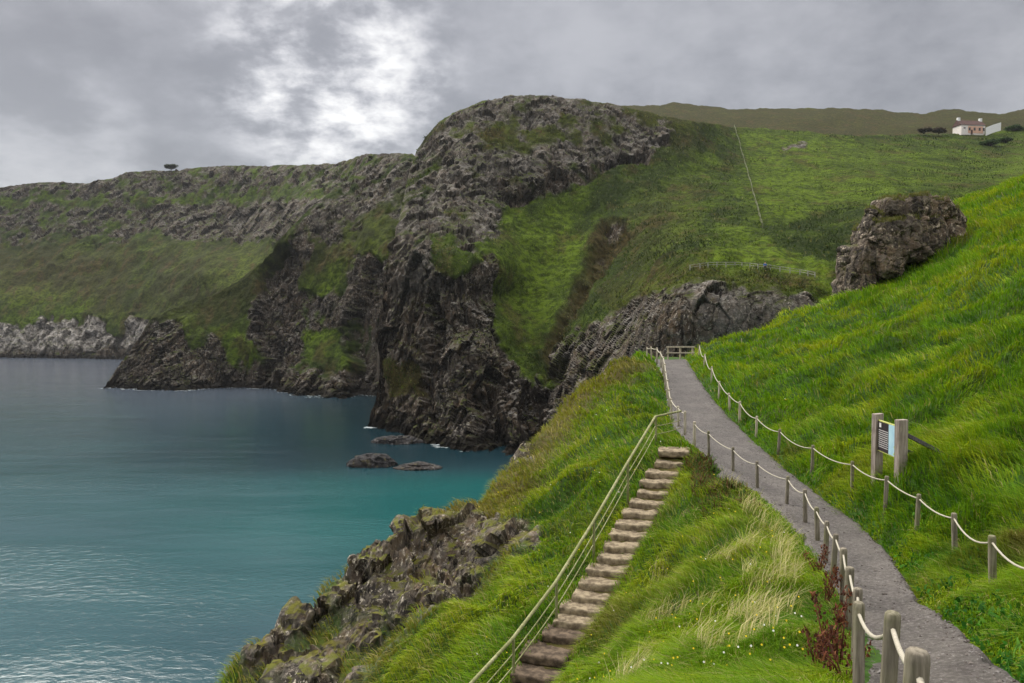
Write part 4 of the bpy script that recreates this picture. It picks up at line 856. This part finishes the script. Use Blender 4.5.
# ---- cottage, bushes, lone tree
def cottage():
    d = 436.; a = P(960, 134, d); b = P(986, 133.5, d + 4); k = d / F
    base = (a + b) / 2; g = hit(hill, 973, 138)
    root = thing('cottage', base, 'small white cottage with dark red roof and two white chimneys on the skyline', 'house')
    wall_m = mat_plain('limewash', (.72, .66, .60), (.82, .77, .72), 2., .9); roof_m = mat_plain('red_roof', (.060, .032, .026), (.105, .050, .040), 1., .8); win = mat_plain('window_glass', (.05, .05, .06), (.10, .09, .09), 2., .2); pink = mat_plain('pink_render', (.60, .36, .25), (.72, .46, .34), 2., .9); chim = mat_plain('chimney_white', (.75, .74, .72), (.82, .82, .8), 2., .9)
    W = 26 * k; H = 5.2; D = 7.0; ux = np.array([1., .12, 0]); ux /= np.linalg.norm(ux); uy = np.array([-ux[1], ux[0], 0]); up = np.array([0, 0, 1.])
    B = lambda x, y, z: base + ux * x + uy * y + up * z
    m = MB(); m.box(B(0, D / 2, H / 2 - 2), (W, D, H + 4), [ux, uy, up]); w = m.build('wall', wall_m, root)
    m = MB(); m.box(B(W * .10, -.08, H / 2 - .2), (W * .62, .16, H * .8), [ux, uy, up]); m.build('front_render', pink, root)
    ov = .4; rh = 3.4; V = [B(-W / 2 - ov, -ov, H - .1), B(W / 2 + ov, -ov, H - .1), B(W / 2 + ov, D + ov, H - .1), B(-W / 2 - ov, D + ov, H - .1), B(-W / 2 - ov, D / 2, H + rh), B(W / 2 + ov, D / 2, H + rh)]
    m = MB(); m.add(V, [(0, 1, 5, 4), (2, 3, 4, 5), (0, 4, 3), (1, 2, 5), (3, 2, 1, 0)]); rf = m.build('roof', roof_m, root)
    for x in (-W / 2 + .9, W / 2 - .4):
        m = MB(); m.box(B(x, D / 2, H + rh + .1), (1.5, 1.3, 2.6), [ux, uy, up]); m.build('chimney', chim, rf)
    for x in (-5.6, -2.4, .8, 4.0, 6.6):
        m = MB(); m.box(B(x, -.2, 2.7), (1.2, .12, 1.7), [ux, uy, up]); m.build('window', win, root)
    m = MB(); m.box(B(-1.0, -.2, 1.0), (1.2, .12, 2.4), [ux, uy, up]); m.build('door', roof_m, root)
    m = MB(); x0 = -W / 2; m.box(B(x0 - .4, -1.6, .4), (2.6, 1.6, 3.6), [ux, uy, up]); m.build('porch', wall_m, root)
    # white yard wall running up to the right
    q = [P(986, 131.5, d + 1), P(993, 128.6, d + 6), P(1001, 126.2, d + 12)]; r2 = thing('yard_wall', q[0], 'white yard wall rising to the right of the cottage', 'wall')
    for p0, p1 in zip(q[:-1], q[1:]):
        V = []
        for p, hh in ((p0, 2.3), (p1, 2.3)):
            for yy in (0, .4):
                for z in (-2.5, hh): V.append(p + np.array([0, yy, z]))
        m = MB(); m.add(V, [(0, 4, 5, 1), (2, 3, 7, 6), (1, 5, 7, 3), (0, 2, 6, 4), (0, 1, 3, 2), (4, 6, 7, 5)]); m.build('wall_panel', chim, r2)
cottage()
M['leaf'] = mat_blade('leaf', .25)
def leaf_cloud(name, centre, radii, n, size, cols, parent=None, seed=1, flat=.3, lobes=9):
    r = np.random.default_rng(seed); cl = r.normal(size=(lobes, 3)); cl /= np.linalg.norm(cl, axis=1, keepdims=True); cl[:, 2] = np.abs(cl[:, 2]) * 1.0 - flat
    cl = cl * r.uniform(.35, .72, (lobes, 1)); k = r.integers(0, lobes, n); u = r.normal(size=(n, 3)); u /= np.linalg.norm(u, axis=1, keepdims=True)
    p = (cl[k] + u * (r.random((n, 1)) ** .45) * r.uniform(.25, .48, lobes)[k][:, None]) * np.asarray(radii) + np.asarray(centre)
    a = r.normal(size=(n, 3)); a /= np.linalg.norm(a, axis=1, keepdims=True); b = np.cross(a, r.normal(size=(n, 3))); b /= np.linalg.norm(b, axis=1, keepdims=True)
    s = size * r.uniform(.6, 1.4, (n, 1)); V = np.stack([p - a * s, p + b * s * .45, p + a * s, p - b * s * .45], 1).reshape(-1, 3)
    c = np.array(cols)[r.integers(0, len(cols), n)] * r.uniform(.75, 1.3, (n, 1)); c = np.c_[np.repeat(c, 4, 0), np.ones(4 * n)]
    return mesh_np(name, V, np.arange(4 * n), np.full(n, 4), M['leaf'], True, None, parent, {'col': c})
bark = mat_plain('bark', (.05, .04, .035), (.10, .085, .07), 5., .9)
def lone_tree():
    g = hit(far, 171, 171.5)
    if g is None: g = P(171, 171, 725)
    root = thing('tree', g, 'lone small round tree on the skyline of the distant cliff', 'tree'); k = g[1] / F
    m = MB(); c = g + np.array([0, 0, 4.0 * k]); m.tube([g - np.array([0, 0, 1.5]), g + np.array([.2, 0, 1.6]), c], [.55, .4, .25], 8)
    for a in range(5):
        an = a * 1.3; m.tube([g + np.array([.2, 0, 1.7]), g + np.array([2.0 * math.cos(an), 2.0 * math.sin(an), 3.4]), g + np.array([3.6 * math.cos(an), 3.4 * math.sin(an), 4.6])], [.25, .16, .06], 6)
    m.build('trunk', bark, root, True)
    cr = leaf_cloud('crown', g + np.array([0, 0, 4.6]), (7.4, 6.8, 4.0), 3200, .55, [(.02, .03, .015), (.03, .045, .02), (.04, .05, .03)], None, 5, .2, 12); cr.parent = root; cr.matrix_parent_inverse = root.matrix_basis.inverted()
lone_tree()
def bush(px, py, w, h, label, cols, seed, size=.5, n=2200, grp=None):
    g = hit(hill, px, py)
    if g is None: g = P(px, py, 430)
    root = thing('bush', g, label, 'bush', grp); k = g[1] / F
    m = MB()
    for a in range(5):
        an = a * 1.256 + seed; m.tube([g - np.array([0, 0, .5]), g + np.array([w * k * .2 * math.cos(an), w * k * .2 * math.sin(an), h * k * .5])], [.16, .07], 5)
    m.build('stem', bark, root, True)
    cr = leaf_cloud('crown', g + np.array([0, 0, h * k * .45]), (w * k * .62, w * k * .5, h * k * .62), n, size, cols, None, seed, .4, 12); cr.parent = root; cr.matrix_parent_inverse = root.matrix_basis.inverted()
dkg = [(.022, .05, .012), (.035, .07, .016), (.045, .08, .02)]; brn = [(.07, .05, .03), (.08, .06, .04), (.05, .05, .025)]
bush(990, 146, 17, 8, 'large dark green bush below the white yard wall', dkg, 21)
bush(1005, 143, 14, 6, 'lower dark green bush at the right end of the bush row', dkg, 22)
bush(939, 133, 15, 7, 'brown leafless thicket just left of the cottage', brn, 23)
bush(924, 133, 18, 6, 'low brown thicket farthest left of the cottage', brn, 24)
bush(1014, 131, 18, 7, 'dark green bush behind the right end of the yard wall', dkg, 25)

# ================================================================== VEGETATION
def blades(name, p, length, width, lean, colr, mat, bend=.5, kind='stuff', parent=None, seed=5, tip=0.02):
    """p roots, lean = horizontal vectors; every blade is a bent two-segment strip"""
    r = np.random.default_rng(seed); n = len(p); th = r.uniform(0, 2 * math.pi, n)
    side = np.stack([np.cos(th), np.sin(th), 0 * th], -1) * (width / 2)[:, None]
    ll = np.linalg.norm(lean, axis=1); v1 = np.c_[lean * .45, np.ones(n)]; v1 /= np.linalg.norm(v1, axis=1, keepdims=True); v2 = np.c_[lean * 1.35, np.maximum(1 - .75 * ll, -.15)]; v2 /= np.linalg.norm(v2, axis=1, keepdims=True)
    mid = p + v1 * (length * .5)[:, None]; tipp = mid + v2 * (length * .55)[:, None]
    V = np.stack([p - side, p + side, mid - side * .8, mid + side * .8, tipp], 1).reshape(-1, 3)
    b = (np.arange(n) * 5)[:, None]; loops = (b + np.array([0, 1, 3, 2, 2, 3, 4])[None]).ravel(); tot = np.tile([4, 3], n)
    c = np.c_[np.repeat(colr, 5, 0), np.ones(5 * n)]
    o = mesh_np(name, V, loops, tot, mat, True, None, parent, {'col': c})
    if kind: tag(o, kind=kind)
    return o
def mixc(t, a, b): return a + (b - a) * np.clip(t, 0, 1)[:, None]
LUSH, DARKG, YEL, TAN, OLIVE = (np.array(c) for c in ((.150, .300, .008), (.040, .130, .006), (.330, .385, .012), (.42, .34, .16), (.13, .12, .025)))
TANP = [(2.6, 10.6), (3.5, 11.3), (5.0, 13.2), (6.1, 15.4), (6.7, 18), (7.3, 20.6), (6.9, 22.3), (6.1, 19.5), (5.4, 17), (4.2, 14), (3.2, 12.6)]
WEEDP = [(5.6, 21), (7.2, 21), (7.6, 24), (7.5, 28.3), (6.9, 29.2), (6.5, 26), (5.8, 23.5)]
def slope_grass(N=980000):
    r = np.random.default_rng(21); d = np.exp(r.uniform(math.log(4.2), math.log(92), N)); px = r.uniform(-120, 1320, N); x = (px - CX) / F * d; y = d
    z = ground_z(x, y); X2, Y2 = project(x, y, z)
    rock = gsample(GROCK, x, y); gs = gsample(GS, x, y); pd, ph, _ = path_info(x, y); e = pd - ph; sd, _ = stair_info(x, y); sd = np.where(y < 30.3, np.abs(sd), 9)
    w = np.stack([x, y, 0 * x], -1)
    ok = (Y2 > 150) & (Y2 < 900) & (rock < r.uniform(.1, .7, N)) & (e > -.14 + .22 * r.random(N) + .22 * fbm(w * 1.5, 2)) & (sd > .48 + .16 * r.random(N) + .10 * fbm(w * 2.2, 2)) & (gs < 3.5) & (z > 12)
    x, y, z, e, sd, gs, w, d = (a[ok] for a in (x, y, z, e, sd, gs, w, d)); n = len(x)
    big = fbm(w / 7., 3); mid = fbm(w / 2.2 + 5, 3); small = perlin(w / .55 + 9); sw = ridged(w * np.array([.6, .8, 1]) / 1.9, 2)
    length = (.30 + .14 * mid + .14 * np.clip(sw, 0, 1)) * r.uniform(.6, 1.4, n); length *= np.where(x > 9, 1.15, 1.0) * np.where((x > 26) & (y > 52), 1.6, 1.0)
    length *= 1 - .45 * sstep(.6, .05, e); length = np.maximum(length, .10)
    width = np.maximum(.009, .0012 * d) * r.uniform(.7, 1.3, n)
    ang = 3.5 + 2.2 * fbm(w / 4., 2) + 1.5 * perlin(w / 1.1); amt = .80 + .5 * np.clip(mid + .2, -.3, .8)
    lean = np.stack([np.cos(ang), np.sin(ang)], -1) * amt[:, None] + r.normal(0, .22, (n, 2))
    t = .46 + 1.0 * mid + .6 * small + .75 * sw + r.normal(0, .16, n)
    c = mixc(t, DARKG, LUSH); c = mixc((.9 * big + .8 * mid + .35 * sw + r.normal(0, .22, n) - .10) * 1.4, c, YEL)
    c = mixc(((fbm(w / 4. + 33, 3) - .15) * 2.4 + r.normal(0, .12, n)) * .8, c, OLIVE * 1.3)
    edge = sstep(2.6, .4, np.abs(gs + .4)) * (x < 9) * (x > -3) * (y > 27); c = mixc(edge * r.uniform(.3, 1.1, n), c, np.array([.24, .20, .035]))
    nearrock = sstep(1.3, .0, np.where(inpoly(x, y, ROCK_PLAN), 0, np.abs(seg_dist(x, y, ROCK_PLAN + [ROCK_PLAN[0]])[0]))); c = mixc(nearrock * r.uniform(.2, 1.0, n), c, np.array([.21, .155, .035]))
    left = (sd < 12) & (x < 8); c = mixc(np.where(left, .25, 0) * r.random(n), c, OLIVE)
    c = mixc((r.random(n) < np.where(x < 8, .09, .04)) * .8, c, TAN); c *= r.uniform(.8, 1.2, (n, 1))
    blades('grass', np.stack([x, y, z - .02], -1), length, width, lean, c, M['blade'], seed=8)
slope_grass()
outcrop()
def zone_points(poly, n, seed):
    r = np.random.default_rng(seed); a = np.array(poly); x = r.uniform(a[:, 0].min(), a[:, 0].max(), n * 3); y = r.uniform(a[:, 1].min(), a[:, 1].max(), n * 3)
    j = .35 * perlin(np.stack([x, y, 0 * x], -1) * 1.4); ok = inpoly(x + j, y + j, poly) & (path_info(x, y)[0] - path_info(x, y)[1] > .12); x, y = x[ok][:n], y[ok][:n]; return x, y, ground_z(x, y), r
BANK = [(1.6, 9.5), (3.2, 9.2), (4.6, 12), (6.0, 15), (7.0, 19), (7.3, 23), (6.6, 25), (4.6, 22), (2.6, 18.5), (1.6, 14)]
def dry_grass(poly, N, thr, seed, scale):
    x, y, z, r = zone_points(poly, N, seed); w = np.stack([x, y, 0 * x], -1); keep = perlin(w * scale + 4) + .55 * perlin(w * 2.6) > r.normal(thr, .13, len(x)); x, y, z, w = x[keep], y[keep], z[keep], w[keep]; n = len(x)
    ang = .45 + .7 * perlin(w / 1.2); lean = np.stack([np.cos(ang), np.sin(ang)], -1) * .75 + r.normal(0, .25, (n, 2))
    c = mixc(r.random(n) * 1.4 - .25, np.array([.54, .46, .25]), np.array([.32, .33, .06])) * r.uniform(.75, 1.2, (n, 1))
    blades('dry_grass', np.stack([x, y, z], -1), r.uniform(.35, .95, n), np.full(n, .011), lean, c, M['blade'], seed=seed)
dry_grass(TANP, 6500, .26, 31, np.array([1.5, .7, 1])); dry_grass(BANK, 26000, .60, 32, np.array([.9, .7, 1]))
def low_leaves():
    r = np.random.default_rng(43); n = 30000; d = np.exp(r.uniform(math.log(5), math.log(50), n)); x = r.uniform(.1, .75, n) * d; y = d; pd, ph, _ = path_info(x, y); e = pd - ph; mid_x = np.interp(y, MIDP[:, 1], MIDP[:, 0]); w = np.stack([x, y, 0 * x], -1)
    ok = (e > .0) & (e < 1.5) & (x > mid_x) & (perlin(w * .7 + 3) > r.normal(-.1, .15, n) + .35 * (e - .4)); x, y = x[ok], y[ok]; n = len(x); c = np.array([(.03, .12, .008), (.045, .15, .01), (.02, .085, .008), (.07, .17, .015)])[r.integers(0, 4, n)] * r.uniform(.75, 1.3, (n, 1))
    blades('low_leaves', np.stack([x, y, ground_z(x, y) + r.uniform(0, .22, n)], -1), r.uniform(.06, .16, n), r.uniform(.03, .07, n), r.normal(0, .8, (n, 2)), c, M['blade'], seed=14)
low_leaves()
def weeds():
    x, y, z, r = zone_points(WEEDP, 9000, 41); n = len(x); w = np.stack([x, y, 0 * x], -1); keep = perlin(w * 1.4 + 8) > r.normal(-.05, .15, n); x, y, z = x[keep], y[keep], z[keep]; n = len(x)
    lean = r.normal(0, .5, (n, 2)); k = r.random(n); pal = np.array([(.05, .10, .015), (.10, .055, .02), (.16, .13, .03), (.07, .13, .02), (.09, .035, .02)])[r.integers(0, 5, n)]
    blades('weeds', np.stack([x, y, z], -1), r.uniform(.15, .5, n), r.uniform(.03, .07, n), lean, pal * r.uniform(.7, 1.3, (n, 1)), M['blade'], seed=10)
weeds()
def wildflowers():
    r = np.random.default_rng(51); n = 260; d = np.exp(r.uniform(math.log(8), math.log(40), n)); x = r.uniform(-.05, .40, n) * d; y = d; pd, ph, _ = path_info(x, y); sd, _ = stair_info(x, y)
    ok = (pd - ph > .3) & (np.abs(sd) > .8) & (gsample(GROCK, x, y) < .2) & (gsample(GS, x, y) < 0); x, y = x[ok], y[ok]; z = ground_z(x, y) + r.uniform(.15, .42, len(x)); V = []; Fc = []; n = len(x)
    V = np.empty((n * 6, 3)); a = np.arange(6) * math.pi / 3; R_ = (.010 + .0004 * np.hypot(x, y))
    for k in range(6): V[k::6] = np.stack([x + R_ * math.cos(a[k]), y + R_ * math.sin(a[k]) * .6, z + R_ * math.sin(a[k]) * .8], -1)
    c = np.where(r.random((n, 1)) < .7, np.array([[.75, .55, .03]]), np.array([[.75, .74, .66]])); c = np.c_[np.repeat(c, 6, 0), np.ones(6 * n)]
    tag(mesh_np('wildflowers', V, np.arange(6 * n), np.full(n, 6), M['leaf'], True, None, None, {'col': c}), kind='stuff')
wildflowers()
def pebbles():
    r = np.random.default_rng(81); n = 3000; k = r.integers(8, 880, n); L_ = resample(LEFT_E[:-1], 900); R_ = resample(RIGHT_E[:-1], 900); u = r.random(n); u = np.where(r.random(n) < .5, np.where(u < .5, u * .3, 1 - (1 - u) * .3), u)
    p = L_[k] * (1 - u)[:, None] + R_[k] * u[:, None]; p[:, 2] += EYE + .01 + .03; w = p * [1, 1, 0]; p[:, 2] += .05 * fbm(w * .8, 2) + .022 * fbm(w * 4, 3) - .03 * (1 - (np.abs(u - .5) * 2) ** 2)
    base = np.array([(1, 0, 0), (-.5, .87, 0), (-.5, -.87, 0), (.3, .5, .8), (-.6, 0, .75), (.3, -.5, .7)]); f = [(0, 1, 3), (1, 4, 3), (1, 2, 4), (2, 5, 4), (2, 0, 5), (0, 3, 5), (3, 4, 5)]
    sc = r.uniform(.008, .03, n) * np.where(r.random(n) < .05, 1.8, 1); a = r.uniform(0, 6.28, n); c, s_ = np.cos(a), np.sin(a); B = base[None] * r.uniform(.7, 1.3, (n, 6, 1))
    V = np.stack([B[..., 0] * c[:, None] - B[..., 1] * s_[:, None], B[..., 0] * s_[:, None] + B[..., 1] * c[:, None], B[..., 2] * .8 - .1], -1) * sc[:, None, None] + p[:, None]
    fl = (np.arange(n) * 6)[:, None, None] + np.array(f)[None]; col = np.array([(.08, .066, .058), (.13, .112, .10), (.17, .155, .145), (.06, .048, .042)])[r.integers(0, 4, n)]; col = np.c_[np.repeat(col, 6, 0), np.ones(6 * n)]
    t = NT('pebble'); t.princ(t.attr('col', True), .85, .25)
    tag(mesh_np('pebbles', V.reshape(-1, 3), fl.ravel(), np.full(n * 7, 3), t.m, False, None, None, {'col': col}), kind='stuff')
pebbles()
def foam(hill):
    me = hill.data; n = len(me.vertices); co = np.empty(n * 3, np.float32); me.vertices.foreach_get('co', co); co = co.reshape(-1, 3).astype(float); r = np.random.default_rng(91)
    i = np.where((np.abs(co[:, 2] - .1) < .5) & (co[:, 1] > 120) & (co[:, 0] < 30))[0]; i = i[perlin(co[i] / 9.) > .02]; i = r.choice(i, min(len(i), 420), False); p = co[i] + r.normal(0, .5, (len(i), 3)); p[:, 1] -= r.uniform(0, 1.2, len(i)); n = len(p)
    a = np.arange(7) * 2 * math.pi / 7; rad = r.uniform(.08, .38, (n, 7)); V = np.stack([p[:, :1] + rad * np.cos(a) * 1.9, p[:, 1:2] + rad * np.sin(a), np.repeat(.03 + r.random((n, 1)) * .03, 7, 1)], -1)
    tag(mesh_np('foam', V.reshape(-1, 3), np.arange(7 * n), np.full(n, 7), mat_plain('sea_foam', (.28, .33, .34), (.5, .54, .54), 3., .8), False), kind='stuff')
foam(hill); foam(left_hill)
def dock(px, d, h, n, seed, label):
    r = np.random.default_rng(seed); b = P(px, 600, d); b[2] = ground_z(b[0], b[1]); root = thing('dock_plant', b, label, 'plant', 'rust brown dock plants beside the rope fence')
    st = MB(); pts = []
    for k in range(4):
        a = r.uniform(0, 6.28); l = r.uniform(.1, .34); p1 = b + np.array([l * math.cos(a), l * math.sin(a), h * r.uniform(.75, 1.05)]); st.tube([b + r.normal(0, .03, 3) * [1, 1, 0] - [0, 0, .05], (b + p1) / 2 + r.normal(0, .02, 3), p1], [.012, .009, .004], 6); pts.append(p1)
    m = MB()
    st.build('stem', mat_plain('dock_stem', (.10, .03, .02), (.16, .06, .03)), root, True)
    P_ = []
    for k in range(n):
        p1 = pts[k % 4]; t = 1 - r.random() ** 1.6 * .8; P_.append(b + (p1 - b) * t + r.normal(0, .05 * (1.15 - .6 * t), 3))
    P_ = np.array(P_); lean = r.normal(0, .7, (n, 2)); c = np.array([(.13, .04, .022), (.09, .028, .018), (.19, .075, .035), (.06, .022, .016)])[r.integers(0, 4, n)] * r.uniform(.7, 1.3, (n, 1))
    o = blades('seed_head', P_, r.uniform(.04, .09, n), r.uniform(.015, .035, n), lean, c, M['blade'], kind=None, seed=seed); o.parent = root; o.matrix_parent_inverse = root.matrix_basis.inverted()
dock(838, 8.2, .85, 300, 61, 'tallest rust brown dock plant against the fence post in the near right foreground')
dock(819, 8.3, .6, 200, 62, 'shorter rust brown dock plant left of the tallest one')
dock(846, 7.6, .45, 160, 63, 'low rust brown dock plant closest to the viewer')
dock(826, 12.6, .7, 220, 64, 'dark red dock plant beside the slim posts farther along the fence')
dock(817, 15.2, .6, 180, 65, 'small dark red dock plant farthest along the fence')
def hogweed():
    b = P(1006, 446, 23.5); b[2] = ground_z(b[0], b[1]); t = P(998, 415, 23.5); m = MB(); m.tube([b, (b + t) / 2 + [.05, 0, 0], t], [.018, .014, .009], 6)
    for k in range(7):
        a = k * .9; e = t + np.array([.16 * math.cos(a), .16 * math.sin(a), .08]); m.tube([t - [0, 0, .03], e], [.006, .004], 5)
    c2 = (b + t) / 2 + np.array([.05, 0, 0]); m.tube([c2, c2 + np.array([.22, -.02, .38])], [.010, .005], 5)
    tag(m.build('dry_stalk', mat_plain('straw_stalk', (.42, .33, .17), (.55, .45, .26)), None, True), 'pale dry hogweed stalk rising above the grass at the right edge', 'plant')
hogweed()

def hill_scrub():
    me = hill.data; n = len(me.vertices); co = np.empty(n * 3, np.float32); me.vertices.foreach_get('co', co); co = co.reshape(-1, 3).astype(float)
    A = {}
    for k in ('rock', 'veg', 'brown'):
        a = np.empty(n, np.float32); me.attributes[k].data.foreach_get('value', a); A[k] = a
    r = np.random.default_rng(71); i = r.integers(len(fcol) * 4, n, 240000); i = i[(A['rock'][i] < r.uniform(.0, .55, len(i))) & (co[i, 2] > 4) & (co[i, 1] < 460)]
    p = co[i] + r.normal(0, .25, (len(i), 3)) * [1, 1, .3]; n = len(p); w = p; v = A['veg'][i] + 1.1 * fbm(w / 16, 3) + .7 * fbm(w * [1, .5, .5] / 6, 2) + r.normal(0, .12, n); br = A['brown'][i]
    c = mixc(v, np.array([.019, .038, .006]), np.array([.105, .165, .011])); c = mixc(br * .8 * (r.random(n) < .75), c, np.array([.085, .06, .024])); c = mixc((r.random(n) < .05) * .7, c, np.array([.22, .20, .08])); c *= r.uniform(.75, 1.25, (n, 1))
    d = p[:, 1]; tall = np.clip(1.25 - v, .35, 1.5)
    lean = np.array([[-.35, -.35]]) + r.normal(0, .8, (n, 2))
    blades('hill_scrub', p - [0, 0, .1], tall * r.uniform(.3, 1.0, n) * (.6 + d / 420), r.uniform(.14, .30, n) * (.55 + d / 330), lean, c, M['blade'], seed=12)
hill_scrub()
